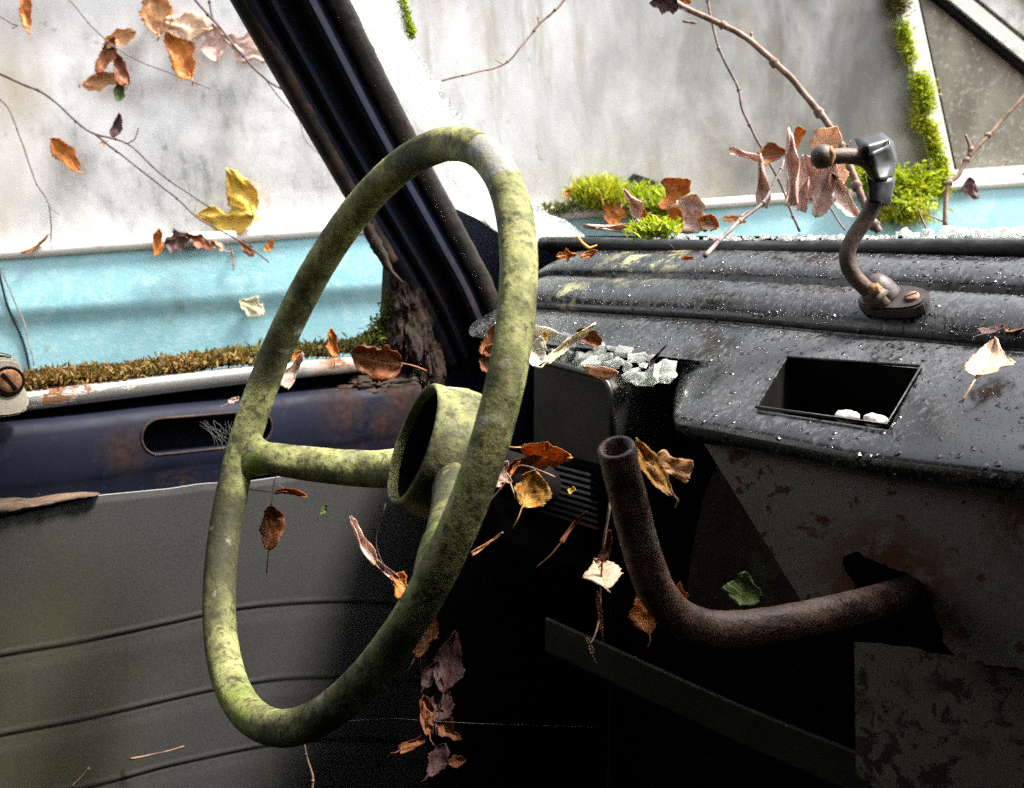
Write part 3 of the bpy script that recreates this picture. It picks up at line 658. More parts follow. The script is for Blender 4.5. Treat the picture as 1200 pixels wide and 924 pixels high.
slab('floor', [V((-.985, -.75, .40)), V((.55, -.75, .40)), V((.55, .985, .40)), V((-.985, .985, .40))], .05, M['black'], van, 0, V((0, 0, -1)))
bq = [dep(640, 744, .88), dep(720, 781, .84), dep(860, 846, .78), dep(1000, 905, .71), dep(1120, 955, .66)]
rg = []
for i, p in enumerate(spline(bq, 5)):
    k_ = .0165; a_ = V((0, 0, 1)); b_ = V((.5, -.75, .4)).normalized()
    rg.append([p + a_ * k_ + b_ * .000, p + a_ * k_ * .85 + b_ * .004, p - a_ * k_ * .85 + b_ * .005, p - a_ * k_, p - b_ * .004])
autosmooth(loft('brace_bar', rg, M['olive'], van), 40)
WC = EYE + V((-.60056, .35136, -.12663)); WN = V((-.18107, -.90364, .38814)).normalized()
tube('steering_column', [WC - WN * .125, WC - WN * .17, dep(600, 578, .86), dep(612, 590, 1.02)], .018, M['shade_black'], van, 16, 5)  # footwell shade painted on the column by its near-black colour
# rest of the body: roof rails, back, right side
slab('nose', [V((-.96, .872, sc_z - .035)), V((.52, .872, sc_z - .035)), V((.50, 1.10, sc_z - .13)), V((-.94, 1.10, sc_z - .13))], .01, M['navy'], van, 0, V((0, 0, -1)))
slab('nose', [V((-.94, 1.10, sc_z - .13)), V((.50, 1.10, sc_z - .13)), V((.50, 1.13, .35)), V((-.94, 1.13, .35))], .01, M['navy'], van, 0, V((0, 1, 0)))
slab('nose', [V((-.985, .66, .35)), V((-.985, 1.12, .35)), V((-.985, 1.10, sc_z - .14)), V((-.985, .86, sc_z - .03)), V((-.985, .66, sc_z - .03))], .008, M['navy'], van, 0, V((-1, 0, 0)))
slab('back_wall', [V((-.985, -.75, .40)), V((.55, -.75, .40)), V((.55, -.75, Z0 + .52)), V((-.985, -.75, Z0 + .52))], .03, M['navy'], van, 0, V((0, -1, 0)))
slab('right_side', [V((.55, -.75, .40)), V((.55, 1.12, .40)), V((.55, 1.10, sc_z - .14)), V((.55, .86, sc_z - .03)), V((.55, -.75, Z0 - .15))], .03, M['navy'], van, 0, V((1, 0, 0)))
slab('side_panel', [V((-.985, -.75, .40)), V((-.985, -.455, .40)), V((-.985, -.455, Z0 + .52)), V((-.985, -.75, Z0 + .52))], .03, M['navy'], van, 0, V((-1, 0, 0)))
slab('side_panel', [V((.55, -.75, Z0 - .15)), V((.55, -.45, Z0 - .15)), V((.55, -.45, Z0 + .52)), V((.55, -.75, Z0 + .52))], .03, M['navy'], van, 0, V((1, 0, 0)))
slab('right_light_block', [V((.555, -.45, Z0 - .15)), V((.555, .80, Z0 - .04)), V((.50, .50, Z0 + .20)), V((.44, .24, Z0 + .42)), V((.50, .04, Z0 + .51)), V((.55, -.45, Z0 + .51))], .005, M['grime2'], van, 0, V((1, 0, 0)))  # opaque unseen pane, added to shut out light from the right
ptop = pc[0]
tube('roof_rail', [ptop, V((-.80, .0, Z0 + .50)), V((-.86, -.74, Z0 + .52))], .03, M['navy'], van, 8, 6)
tube('roof_rail', [V((.36, ptop.y, ptop.z)), V((.42, .0, Z0 + .50)), V((.50, -.74, Z0 + .52))], .03, M['navy'], van, 8, 6)
tube('roof_rail', [ptop, V((-.2, ptop.y + .04, ptop.z + .02)), V((.36, ptop.y, ptop.z))], .03, M['navy'], van, 8, 6)
tube('pillar', [V((.36, ptop.y, ptop.z)), V((.46, .45, Z0 + .22)), V((.53, .83, Z0 - .02))], .03, M['navy'], van, 8, 6)
slab('roof', [V((-.96, -.75, Z0 + .53)), V((.55, -.75, Z0 + .53)), V((.40, ptop.y - .01, ptop.z + .02)), V((ptop.x, ptop.y - .01, ptop.z + .02))], .02, M['navy'], van, 0, V((0, 0, 1)))

# --- what is left of the windscreen, then sheets added to block light
tdir = (pc[20] - pc[34]).normalized(); wn = V((1, 0, 0)).cross(tdir).normalized(); wp = V((-.6, .812, sc_z))
wpx = [(296, -215), (350, -215), (420, -120), (462, -40), (474, 0), (479, 30), (490, 58), (505, 82), (520, 108), (540, 135), (556, 160), (582, 192), (606, 226), (628, 243), (660, 258), (684, 274), (690, 284), (632, 292), (598, 282), (572, 256), (540, 216), (505, 166), (480, 126), (452, 86), (430, 46), (412, 8)]
ws = slab('windscreen', [onpl(a, b, wp, wn) for a, b in ragged(wpx, 12, 2.5)], .005, M['craze'], van, 0, wn); tag(ws, 'strip of crazed white windscreen glass along the navy pillar')

wr_ = [V((-.19, .812, sc_z)), V((.52, .812, sc_z)), V((.38, .27, 0)), V((-.19, .27, 0))]
for q_ in wr_[2:]: q_.z = wp.z - (q_.y - wp.y) * wn.y / wn.z
slab('front_light_block', wr_, .005, M['grime2'], van, 0, wn)  # opaque sheet added out of view to cut light from the right
box('light_block_edge', (wr_[0] + wr_[3]) / 2, (.02, .012, (wr_[0] - wr_[3]).length), M['navy'], van, .003, Matrix.Rotation(-math.atan2(wr_[3].y - wr_[0].y, wr_[3].z - wr_[0].z), 3, 'X'))  # edge bar of the added light-blocking sheet
def wsy(x, y, dn=.0): return V((x, y, wp.z - (y - wp.y) * wn.y / wn.z - dn))
slab('top_light_block', [wsy(-.70, .25, .02), wsy(.36, .25, .02), wsy(.38, .425, .03), wsy(-.77, .425, .03)], .014, M['black'], van, .004, wn)  # unseen panel added to hold back light from above
#@@WHEEL
# ------------------------------------------------------------------ steering wheel
swh = root('steering_wheel', WC, 'green algae-covered two-spoke steering wheel with a hollow hub, worn bare patch at its top with sky sheen painted pale', 'steering wheel')
U_ = WN.cross(V((0, 0, 1))).normalized(); W_ = WN.cross(U_); RW = .205
def wheel_pt(th, r=RW, k=0): return WC + (U_ * math.cos(th) + W_ * math.sin(th)) * r - WN * k
pts = [wheel_pt(2 * math.pi * i / 160) for i in range(160)]
rr_ = [.0119 + .0015 * math.cos(2 * math.pi * i / 160) for i in range(161)]
vs, fs = tube_geo(pts, rr_, 28, close=True, rough=.018); rim = link('rim', vs, fs, M['algae'], swh)
for th, nm in ((R(18.5), 1), (R(165), 2)):
    dth = R(4) if nm == 1 else R(-4)
    ks = (.090, .072, .040, .015, .002) if nm == 1 else (.074, .062, .036, .015, .001)
    p0, p1, p2, p3, p4 = [wheel_pt(th + dth * (1 - q_ / .202), q_, k_) for q_, k_ in zip((.043, .100, .150, .180, .202) if nm == 1 else (.034, .070, .130, .170, .202), ks)]
    c_ = spline([p0, p1, p2, p3, p4], 8); tg = (-U_ * math.sin(th) + W_ * math.cos(th)); rg = []
    for i, p in enumerate(c_):
        f = i / (len(c_) - 1); fl = max(0, (f - .72) / .28) ** 2
        wa = (.0125 if nm == 1 else .0115) + .020 * fl + .004 * (1 - f); wb = .0105 - .001 * fl
        t_ = (c_[min(i + 1, len(c_) - 1)] - c_[max(i - 1, 0)]).normalized(); bb = t_.cross(tg).normalized(); ring = []
        for j in range(20):
            an = 2 * math.pi * j / 20; d = tg * math.cos(an) * wa + bb * math.sin(an) * wb; ring.append(p + d * (1 + .05 * noise.noise(p * 50 + d * 80)))
        rg.append(ring)
    loft('spoke', rg, M['algae'], swh)
HV = (EYE - (WC - WN * .06)).normalized(); HN = (WN - HV * .19).normalized(); HC_ = WC - WN * .06 + HN * .06
lathe('hub', [(-.104, .016), (-.107, .038), (-.101, .0465), (-.092, .0495), (-.08, .0495), (-.066, .0465), (-.060, .0452), (-.0585, .0440)], HC_, HN, M['algae'], swh, 56, .04)
lathe('hub_socket', [(-.0585, .0432), (-.064, .0412), (-.075, .0400), (-.095, .038), (-.108, .033), (-.109, .012), (-.092, .011), (-.090, .0001)], HC_, HN, M['shade_black'], swh, 48)
lathe('hub_ring', [(-.0635, .0415), (-.0565, .0425), (-.0555, .0445), (-.058, .0462), (-.064, .0468)], HC_, HN, M['algae'], swh, 48)
# ------------------------------------------------------------------ mirror stalk on the dash
stk_o = onpl(1048, 362, V((0, keyB[6].y, keyB[6].z)), (keyB[8] - keyB[5]).cross(V((1, 0, 0))).normalized())
rn = (keyB[8] - keyB[5]).cross(V((1, 0, 0))).normalized(); rn = rn if rn.z > 0 else -rn
stk = root('mirror_stalk', stk_o, 'bent rusty metal stalk with ball end and black wrapping, screwed to the dashboard', 'mirror stalk')
dS = (stk_o - EYE).dot(FW)
xa = V((1, 0, 0)); ya = rn.cross(xa).normalized()
def plate_outline(rx, ry): return [stk_o + xa * (rx * math.copysign(abs(math.cos(a)) ** .75, math.cos(a)) + .0015) + ya * ry * math.copysign(abs(math.sin(a)) ** .85, math.sin(a)) for a in np.linspace(0, 2 * math.pi, 33)[:-1]]
bp = slab('base_plate', [p + rn * .002 for p in plate_outline(.0275, .0150)], .010, M['plate'], stk, .003, rn); autosmooth(bp, 45)
P = lambda x, y, dd=0: dep(x, y, dS + dd)
s0 = P(1037, 357, -.008)
tube('stalk', [P(972, 184, -.03), P(985, 183, -.03), P(1003, 184, -.028), P(1018, 190, -.026), P(1026, 203, -.024), P(1028, 220, -.022), P(1024, 238, -.02), P(1014, 258, -.018), P(1000, 279, -.017), P(993, 298, -.016), P(996, 316, -.015), P(1008, 332, -.013), P(1024, 346, -.010), s0], [.0056, .0058, .0060, .0060, .0060, .0060, .0060, .0060, .0060, .0062], M['stalk'], stk, 16, 6, rough=.05)
bl = bmesh.new(); bmesh.ops.create_uvsphere(bl, u_segments=24, v_segments=16, radius=.0088)
for v in bl.verts: v.co *= 1 + .05 * noise.noise(v.co * 300)
bmesh.ops.translate(bl, verts=bl.verts, vec=P(964, 184, -.031)); link_bm('ball_end', bl, M['stalk'], stk, True)
blob('rust_patch', P(973, 183, -.0365), (.0035, .003, .0065), M['orust'], stk, 4, .3, 2, 3)
lathe('socket', [(0, .0135), (.008, .0130), (.014, .0105), (.018, .008), (.020, .001)], stk_o + rn * .010 - xa * .006, (rn + xa * -.35).normalized(), M['plate'], stk, 24, .08)
tube('solder_collar', [P(1018, 341, -.011), P(1030, 352, -.011)], [.0076, .0098], M['stalk'], stk, 12, 3, rough=.25)
blob('rust_patch', P(1024, 339, -.016), (.0052, .005, .0042), M['orust'], stk, 8, .4, 2, 3)
for sx_ in (.0175,):
    sc_ = stk_o + rn * .012 + xa * sx_
    lathe('screw', [(0, .0055), (.0018, .0052), (.0024, .004), (.0024, .0001)], sc_, rn, M['tube'], stk, 16)
    box('screw_slot', sc_ + rn * .0022, (.0085, .0012, .0008), M['black'], stk, 0, Matrix((xa, ya, rn)).transposed().to_3x3() @ Matrix.Rotation(R(40), 3, 'Z'))
# black wrapping: folded stiff tape round the bend
def P2(x, y, dd): return P(x, y, -.024 + dd)
def folded(name, quads, th=.0012):
    bm = bmesh.new()
    for q in quads: 
        vs_ = [bm.verts.new(p) for p in q]; bm.faces.new(vs_)
    bmesh.ops.remove_doubles(bm, verts=bm.verts, dist=.0006)
    o = link_bm(name, bm, M['tape'], stk, True); m0 = o.modifiers.new('s', 'SUBSURF'); m0.levels = m0.render_levels = 2; ce = o.data.attributes.new('crease_edge', 'FLOAT', 'EDGE'); ce.data.foreach_set('value', [.72] * len(o.data.edges)); md = o.modifiers.new('t', 'SOLIDIFY'); md.thickness = th; return o
A1, A2, A3, A4 = P2(1000, 162, .004), P2(1032, 154, .010), P2(1042, 163, -.012), P2(1012, 172, -.016)
B1, B2, B3 = P2(1043, 170, -.014), P2(1051, 176, .006), P2(1052, 188, .008)
C1, C2, C3 = P2(1024, 196, -.016), P2(1040, 210, -.016), P2(1050, 190, -.004)
folded('wrapping', [[A1, A2, A3, A4], [A4, A3, P2(1030, 182, -.014), P2(1016, 180, -.015)], [A3, A2, P2(1048, 166, .012), B1], [P2(1018, 180, -.017), B1, C3, C1], [B1, P2(1048, 166, .012), B3, C3], [C1, C3, C2, P2(1030, 212, -.017)],
                    [C2, C3, B3, P2(1045, 212, .010)], [A1, A4, P2(1016, 180, -.015), P2(1012, 186, .006)]])
folded('wrapping', [[P2(1015, 206, -.012), P2(1029, 212, -.0125), P2(1030, 224, -.0125), P2(1018, 222, -.011)], [P2(1029, 212, -.0125), P2(1046, 208, -.010), P2(1041, 238, -.010), P2(1030, 224, -.0125)],
                    [P2(1018, 222, -.011), P2(1030, 224, -.0125), P2(1030, 240, -.012), P2(1018, 238, -.010)], [P2(1030, 224, -.0125), P2(1041, 238, -.010), P2(1040, 242, -.009), P2(1030, 240, -.012)],
                    [P2(1046, 208, -.010), P2(1048, 208, .010), P2(1042, 240, .010), P2(1041, 238, -.010)]])

# ------------------------------------------------------------------ cranked lever pipe
lev = root('lever', dep(1060, 700, .60), 'rusty cranked pipe lever with an open end rising in front of the dashboard', 'lever')
yd = lambda x, y, Y: (ony(x, y, Y) - EYE).dot(FW)
lp_ = [dep(722, 526, .50), dep(733, 572, .514), dep(745, 620, .528), dep(757, 662, .538), dep(772, 697, .546), dep(797, 724, .552), dep(832, 737, .558), dep(876, 737, .564), dep(925, 729, .572), dep(990, 715, .592), dep(1045, 700, .625), dep(1095, 684, .70), dep(1120, 676, .76)]
c_ = spline(lp_, 10); rd = [.0092, .0099, .0102, .0103, .0104, .0103, .0101, .0100, .0100]
vs, fs = tube_geo(c_, rd, 24, cap=False, rough=.03)
# hollow mouth
d0 = (c_[0] - c_[1]).normalized(); u0 = d0.orthogonal().normalized(); w0_ = d0.cross(u0); nb_ = len(vs)
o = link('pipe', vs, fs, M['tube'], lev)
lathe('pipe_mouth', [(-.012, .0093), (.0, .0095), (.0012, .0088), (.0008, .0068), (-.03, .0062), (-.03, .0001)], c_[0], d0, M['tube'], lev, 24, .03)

#@@CAR
# ------------------------------------------------------------------ the blue car outside
Dc = 1.70; rho = math.atan(.0685)
hh_ = V((-math.sin(YAW), math.cos(YAW), 0)); ru = V((math.cos(YAW), math.sin(YAW), 0))
cu = ru * math.cos(rho) + V((0, 0, 1)) * math.sin(rho); cw = -ru * math.sin(rho) + V((0, 0, 1)) * math.cos(rho)
cpt = EYE + hh_ * Dc
def L(x, y):
    p = onpl(x, y, cpt, hh_) - cpt; return p.dot(cu), p.dot(cw)
base = cpt - V((0, 0, EYE.z))
m4 = Matrix.Identity(4)
for i in range(3): m4[i][0], m4[i][1], m4[i][2], m4[i][3] = cu[i], hh_[i], cw[i], base[i]
car = root('car', base, 'abandoned light blue car with grimy grey windows and white trim, standing beside the van', 'car', None, m4)
wofs = EYE.z * math.cos(rho); uofs = EYE.z * math.sin(rho)
def W(u, v, w_): return cpt + cu * u + hh_ * v + cw * w_
def clink(name, lv, fs, mat, parent=car, smooth=False):
    """geometry given in car space (u along, v away, w up) and kept in car space"""
    me = bpy.data.meshes.new(name); me.from_pydata([(u + uofs, v, w_ + wofs) for u, v, w_ in lv], [], fs); me.update()
    bm = bmesh.new(); bm.from_mesh(me); bmesh.ops.recalc_face_normals(bm, faces=bm.faces); bm.to_mesh(me); bm.free(); me.materials.append(mat)
    if smooth: me.polygons.foreach_set('use_smooth', [True] * len(me.polygons))
    o = bpy.data.objects.new(name, me); COL.objects.link(o); o.parent = parent; return o
def cslab(name, uw, v0, v1, mat, parent=car):
    n = len(uw); lv = [(u, v0, w_) for u, w_ in uw] + [(u, v1, w_) for u, w_ in uw]
    fs = [tuple(range(n)), tuple(range(2 * n - 1, n - 1, -1))] + [(i, (i + 1) % n, n + (i + 1) % n, n + i) for i in range(n)]
    return clink(name, lv, fs, mat, parent)
def cbar(name, a, b, wd, v0, v1, mat, parent=car):
    a, b = V(a), V(b); d = (b - a).normalized(); p = V((-d.y, d.x)) * wd / 2
    return cslab(name, [a + p, b + p, b - p, a - p], v0, v1, mat, parent)
w0 = L(200, 283)[1]
uL, uR = -2.0, 2.1
bp_ = [(.02, w0 - .004), (-.006, w0 - .006), (-.010, w0 - .03), (-.016, w0 - .070), (-.020, w0 - .090), (-.0205, w0 - .098), (-.0185, w0 - .108), (-.0155, w0 - .118), (-.0150, w0 - .128), (-.017, w0 - .145), (-.022, w0 - .22), (-.028, w0 - .40), (-.02, w0 - .58), (.02, w0 - .74), (.10, w0 - 1.0), (1.5, w0 - 1.0), (1.55, w0 - .1), (1.5, w0 - .004)]
us = list(np.linspace(uL, uR, 40)); n = len(bp_)
lv = [(u, v + .004 * noise.noise(V((u * 2, v, w_ * 3))), w_) for u in us for v, w_ in bp_]
fs = [(i * n + j, i * n + (j + 1) % n, (i + 1) * n + (j + 1) % n, (i + 1) * n + j) for i in range(len(us) - 1) for j in range(n)] + [tuple(range(n)), tuple((len(us) - 1) * n + j for j in range(n))]
body = clink('body', lv, fs, M['blue'], smooth=True); autosmooth(body, 60)
# door gap
tg = [L(4, 316), L(22, 372), L(30, 400), L(38, 430)]
# windows
gA = [(uL + .5, w0 + .004), (L(1106, 213)[0], w0 + .006), L(1052, -28), L(960, -110), (uL + .8, L(960, -110)[1]), ]
side = cslab('side_window', gA, .012, .018, M['grime'])
gB = [(L(1118, 210)[0], w0 + .012), (L(1350, 196)[0], w0 + .012), L(1066, -28)]
cslab('quarter_window', gB, .014, .020, M['grime2'])
# trim strip along the waist
tp = [(-.004, -.012), (-.012, -.010), (-.015, -.003), (-.015, .004), (-.011, .010), (-.002, .013), (.006, .012), (.006, -.012)]
us = [u for u in np.linspace(uL, uR, 60)]; n = len(tp)
lv = [(u, v, w0 + w_ * (.95 if u < .1 else .68) + .001 * noise.noise(V((u * 5, 0, 0)))) for u in us for v, w_ in tp]
fs = [(i * n + j, i * n + (j + 1) % n, (i + 1) * n + (j + 1) % n, (i + 1) * n + j) for i in range(len(us) - 1) for j in range(n)] + [tuple(range(n)), tuple((len(us) - 1) * n + j for j in range(n))]
clink('waist_trim', lv, fs, M['white'], smooth=True)
# window divider and frames
cbar('window_divider', L(1054, -34), L(1107, 212), .030, -.010, .011, M['white'])
cbar('divider_rubber', L(1066, -34), L(1119, 212), .008, -.006, .012, M['black'])
cbar('window_frame', L(1112, 207), L(1360, 190), .020, -.006, .012, M['white'])
cbar('frame_rubber', L(1120, 219), L(1360, 203), .012, -.002, .012, M['black'])
p0, p1 = L(1052, -40), L(1335, 190)
q = lambda f, dx: (p0[0] + (p1[0] - p0[0]) * f + dx, p0[1] + (p1[1] - p0[1]) * f)
dv = V((p1[0] - p0[0], p1[1] - p0[1])).normalized(); pv_ = V((-dv.y, dv.x)); pv_ = pv_ if pv_.x > 0 else -pv_
def off(p, k): return (p[0] + pv_.x * k, p[1] + pv_.y * k)
ex = (p0[0] - dv.x * .2, p0[1] - dv.y * .2)
cbar('quarter_rubber', off(ex, .000), off(p1, .0), .008, -.004, .013, M['black'])
cbar('quarter_frame', off(ex, .018), off(p1, .016), .022, -.008, .013, M['white'])
cbar('windscreen_rubber', off(ex, .032), off(p1, .031), .006, -.002, .012, M['drip'])
cbar('front_pillar', off(ex, .058), off(p1, .058), .044, -.006, .05, M['frame'])
cbar('drip_rail', off(ex, .086), off(p1, .086), .015, -.02, .0, M['drip'])
# roof, far side, bonnet end
wr = L(960, -110)[1]
cslab('roof', [(uL + .55, wr), (off(ex, .05)[0], wr), (off(ex, .05)[0] - .06, wr + .07), (uL + .75, wr + .09)], -.005, 1.45, M['blue'])
cslab('rear_screen', [(uL + .1, w0), (uL + .5, w0), (uL + .8, wr), (uL + .55, wr)], .0, 1.4, M['blue'])
cslab('far_window', gA, 1.38, 1.40, M['grime'])
# door seam
gp_ = [W(*(L(x, y)[0],), v, L(x, y)[1]) for x, y, v in ((2, 312, -.014), (14, 352, -.0205), (22, 374, -.0185), (34, 402, -.0185), (44, 440, -.0235), (60, 520, -.0285))]
o = tube('door_seam', gp_, .0022, M['black'], None, 6, 5); o.parent = car; o.matrix_parent_inverse = m4.inverted()

#@@MOSS
# ------------------------------------------------------------------ moss
def moss(name, pts, spread, height, count, mat, label, cat, nrm=V((0, 0, 1)), kind='stuff', blade=.0012, mound=None, group=None, fluff=.6):
    vs, fs, tip = [], [], []
    P_ = spline(pts, 8) if len(pts) > 1 else [V(pts[0])]
    for _ in range(count):
        f = random.random(); p = lerpl(P_, f) if len(P_) > 1 else P_[0]
        g = V((random.gauss(0, 1), random.gauss(0, 1), random.gauss(0, 1))); 
        s_ = V(spread); o_ = V((g.x * s_.x, g.y * s_.y, g.z * s_.z)) * .5
        dn = (nrm + V((random.gauss(0, fluff), random.gauss(0, fluff), random.gauss(0, fluff * .6)))).normalized()
        cl = .5 + .5 * noise.noise(p * 55 + o_ * 40); h = height * (.45 + .75 * cl) * random.uniform(.6, 1.15)
        b = p + o_; sd = dn.cross(V((random.random() - .5, random.random() - .5, random.random() - .5))).normalized() * blade * random.uniform(.7, 1.3)
        i = len(vs); m_ = b + dn * h * .55 + V((random.gauss(0, 1), random.gauss(0, 1), 0)) * h * .08; e_ = b + dn * h + V((random.gauss(0, 1), random.gauss(0, 1), -.4)) * h * .16
        vs += [b - sd * .6, b + sd * .6, m_ + sd, m_ - sd, e_]; tip += [0, 0, .5, .5, 1]
        fs += [(i, i + 1, i + 2, i + 3), (i + 3, i + 2, i + 4)]
    o = link(name, vs, fs, mat, None, False); at = o.data.attributes.new('tip', 'FLOAT', 'POINT'); at.data.foreach_set('value', tip)
    return tag(o, label, cat, group, kind)
sp = [V((-.972, -.40, Z0 - .148))] + [onx(a, b, -.972) for a, b in ((-60, 462), (20, 451), (60, 447), (120, 441), (180, 434), (240, 425), (300, 419), (330, 416))]
moss('moss', sp, (.012, .02, .006), .0105, 20000, M['moss_brown'], 'brown-green moss growing along the window sill behind the chrome strip', 'moss')
moss('moss', [onx(a, b, -.970) for a, b in ((330, 416), (360, 413), (390, 411), (425, 406), (445, 396))], (.012, .02, .006), .012, 2600, M['moss_olive'], 'greener moss at the rusty end of the window sill', 'moss')
moss('moss', [onx(a, b, -.962) for a, b in ((440, 402), (452, 385), (462, 362), (467, 340))], (.008, .012, .014), .010, 1800, M['moss_olive'], 'olive moss creeping up the rotten corner of the side window', 'moss', V((.5, -.5, .5)))
moss('moss', [onx(a, b, -.945) for a, b in ((20, 585), (60, 590), (110, 582))], (.004, .02, .004), .006, 200, M['moss_olive'], 'sparse moss threads on the torn door padding', 'moss')
cn = -hh_
def Wp(x, y, v=0.): u, w_ = L(x, y); return W(u, v, w_)
CB = [((1040, 8), (1054, 38)), ((1056, 84), (1063, 124)), ((1064, 152), (1066, 190))]
moss('moss', [Wp(1044, -30, -.01), Wp(1046, 0, -.01), Wp(1052, 12, -.01)], (.018, .012, .012), .012, 900, M['moss_olive'], 'olive moss tuft at the top of the white window divider', 'moss', cn)
moss('moss', [Wp(1054, 30, -.008), Wp(1058, 50, -.008), Wp(1064, 74, -.008)], (.010, .01, .012), .012, 900, M['moss_green'], 'thin line of moss on the white window divider', 'moss', cn)
moss('moss', [Wp(1072, 95, -.012), Wp(1078, 112, -.014), Wp(1076, 130, -.012)], (.014, .016, .018), .010, 3200, M['moss_green'], 'round moss cushion halfway down the white window divider', 'moss', cn)
moss('moss', [Wp(1068, 142, -.012), Wp(1084, 152, -.012), Wp(1092, 175, -.010), Wp(1100, 200, -.010), Wp(1100, 226, -.014)], (.012, .012, .014), .010, 4200, M['moss_green'], 'trail of green moss falling down the divider to the white trim', 'moss', cn)
moss('moss', [Wp(1000, 205, -.02), Wp(1030, 215, -.02), Wp(1060, 222, -.02), Wp(1078, 214, -.018)], (.026, .02, .024), .016, 3600, M['moss_green'], 'shaggy moss clump behind the black-wrapped mirror stalk', 'moss', (cn + V((0, 0, .3))).normalized(), blade=.0016)
moss('moss', [Wp(1040, 238, -.025), Wp(1056, 246, -.025)], (.04, .03, .02), .017, 2500, M['moss_green'], 'lower hanging part of the moss behind the mirror stalk', 'moss', (cn - V((0, 0, .6))).normalized(), blade=.0016)
moss('moss_clump', [Wp(683, 236, -.03), Wp(700, 232, -.03), Wp(716, 236, -.03)], (.026, .02, .014), .034, 2600, M['moss_green'], 'upright bright green moss tuft on the white trim beside the windscreen', 'moss', V((0, 0, 1)), kind='thing', blade=.0015, fluff=.45)
moss('moss_clump', [Wp(742, 240, -.03), Wp(762, 240, -.03), Wp(782, 252, -.03)], (.03, .02, .02), .024, 2600, M['moss_green'], 'spreading green moss tuft below the black scrap on the white trim', 'moss', V((0, 0, 1)), kind='thing', blade=.0015, fluff=.8)
moss('moss_clump', [dep(757, 272, .90), dep(777, 268, .90)], (.016, .014, .006), .012, 900, M['moss_green'], 'small yellow-green moss clump at the foot of the curled brown leaf', 'moss', V((0, 0, 1)), kind='thing', fluff=.9)
moss('moss', [Wp(640, 248, -.02), Wp(668, 246, -.02)], (.02, .02, .01), .012, 350, M['moss_olive'], 'brownish moss crumbs on the white trim beside the glass strip', 'moss', V((0, 0, 1)))
moss('moss', [onpl(a, b, wp, wn) - wn * .0 for a, b in ((468, -30), (474, 4), (480, 30), (484, 42))], (.003, .003, .006), .006, 500, M['moss_green'], 'moss edge at the top of the crazed windscreen strip', 'moss', V((.4, -.6, .5)))
slab_o = slab('plastic_scrap', [Wp(a, b, -.015) for a, b in ((731, 214), (741, 204), (770, 214), (768, 221), (758, 222))], .004, M['rubber'], None, 0, hh_)
tag(slab_o, 'small black plastic scrap leaning on the grimy window above the moss', 'scrap')

# ------------------------------------------------------------------ broken glass
def shard_bm(c, s, flat=1.):
    bm = bmesh.new()
    ax = Matrix.Rotation(random.uniform(0, 6.28), 3, 'Z') @ Matrix.Rotation(random.uniform(-1.0, 1.0), 3, 'X')
    dm = V((random.uniform(.75, 1.1), random.uniform(.6, .9), random.uniform(.3, .75) * flat))
    for sx_ in (-1, 1):
        for sy_ in (-1, 1):
            for sz_ in (-1, 1):
                k = V((random.uniform(.30, 1), random.uniform(.35, 1), random.uniform(.6, 1)))
                bm.verts.new(ax @ (V((sx_ * dm.x * k.x, sy_ * dm.y * k.y, sz_ * dm.z * k.z)) * s) + c)
    r = bmesh.ops.convex_hull(bm, input=bm.verts)
    loose = [v for v in bm.verts if not v.link_faces]
    bmesh.ops.delete(bm, geom=loose, context='VERTS'); return bm
sh_px = []
random.seed(21)
for i in range(46):
    x = random.uniform(626, 786); top = 399 + (x - 626) * .10 + (0 if x > 650 else 10); bot = 424 + (x - 626) * .15
    y = random.uniform(top, bot); sh_px.append((x, y))
sh_px.sort(key=lambda p: p[1])
big = [(640, 408), (650, 416), (646, 400), (668, 416), (680, 422), (664, 400), (684, 404), (712, 420), (698, 426), (732, 412), (745, 420), (703, 410), (770, 438), (783, 432), (720, 428), (690, 418), (660, 418), (672, 408), (755, 444), (740, 440)]
for k, (x, y) in enumerate(sh_px + big):
    yy = .646 - (y - 402) / 45 * .040; s = random.uniform(.0045, .0075) if k < len(sh_px) else random.uniform(.0085, .0125)
    c = ony(x, y, max(.604, min(.65, yy)))
    o = link_bm('glass_shard', shard_bm(c, s), M['shard'], None, False)
    tag(o, 'clear shard in the heap of broken glass on the instrument pod', 'glass shard', 'glass shards heaped on the instrument pod')
# crumbs along the foot of the windscreen
bm = bmesh.new()
for i in range(620):
    x = random.uniform(690, 1230); d = random.uniform(.0, 1.)
    px = random.uniform(-.74, .05) if i % 3 else random.uniform(-.47, -.1)
    c = V((px, .815 + .045 * d, sc_z + .000 + random.uniform(0, .006) * (1.6 if px > -.46 else .8)))
    b2 = shard_bm(c, random.uniform(.0018, .0040) * (1.5 if px > -.46 else 1.)); me = bpy.data.meshes.new('x'); b2.to_mesh(me); b2.free(); bm.from_mesh(me); bpy.data.meshes.remove(me)
tag(link_bm('glass_crumbs', bm, M['shard']), 'crumbs of broken safety glass lying along the foot of the windscreen', 'broken glass', None, 'stuff')
# spots of light in the ashtray hole, modelled as white lumps
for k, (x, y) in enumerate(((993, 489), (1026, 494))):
    o = blob('light_spot_lump', onpl(x, y, fpw - fn * .010, fn), (.0085, .006, .005), M['scrap'], None, 11 + k, .25, 1.5, 3)
    tag(o, ('left white spot of light' if k == 0 else 'right white spot of light') + ' modelled as a lump inside the empty ashtray hole', 'scrap')

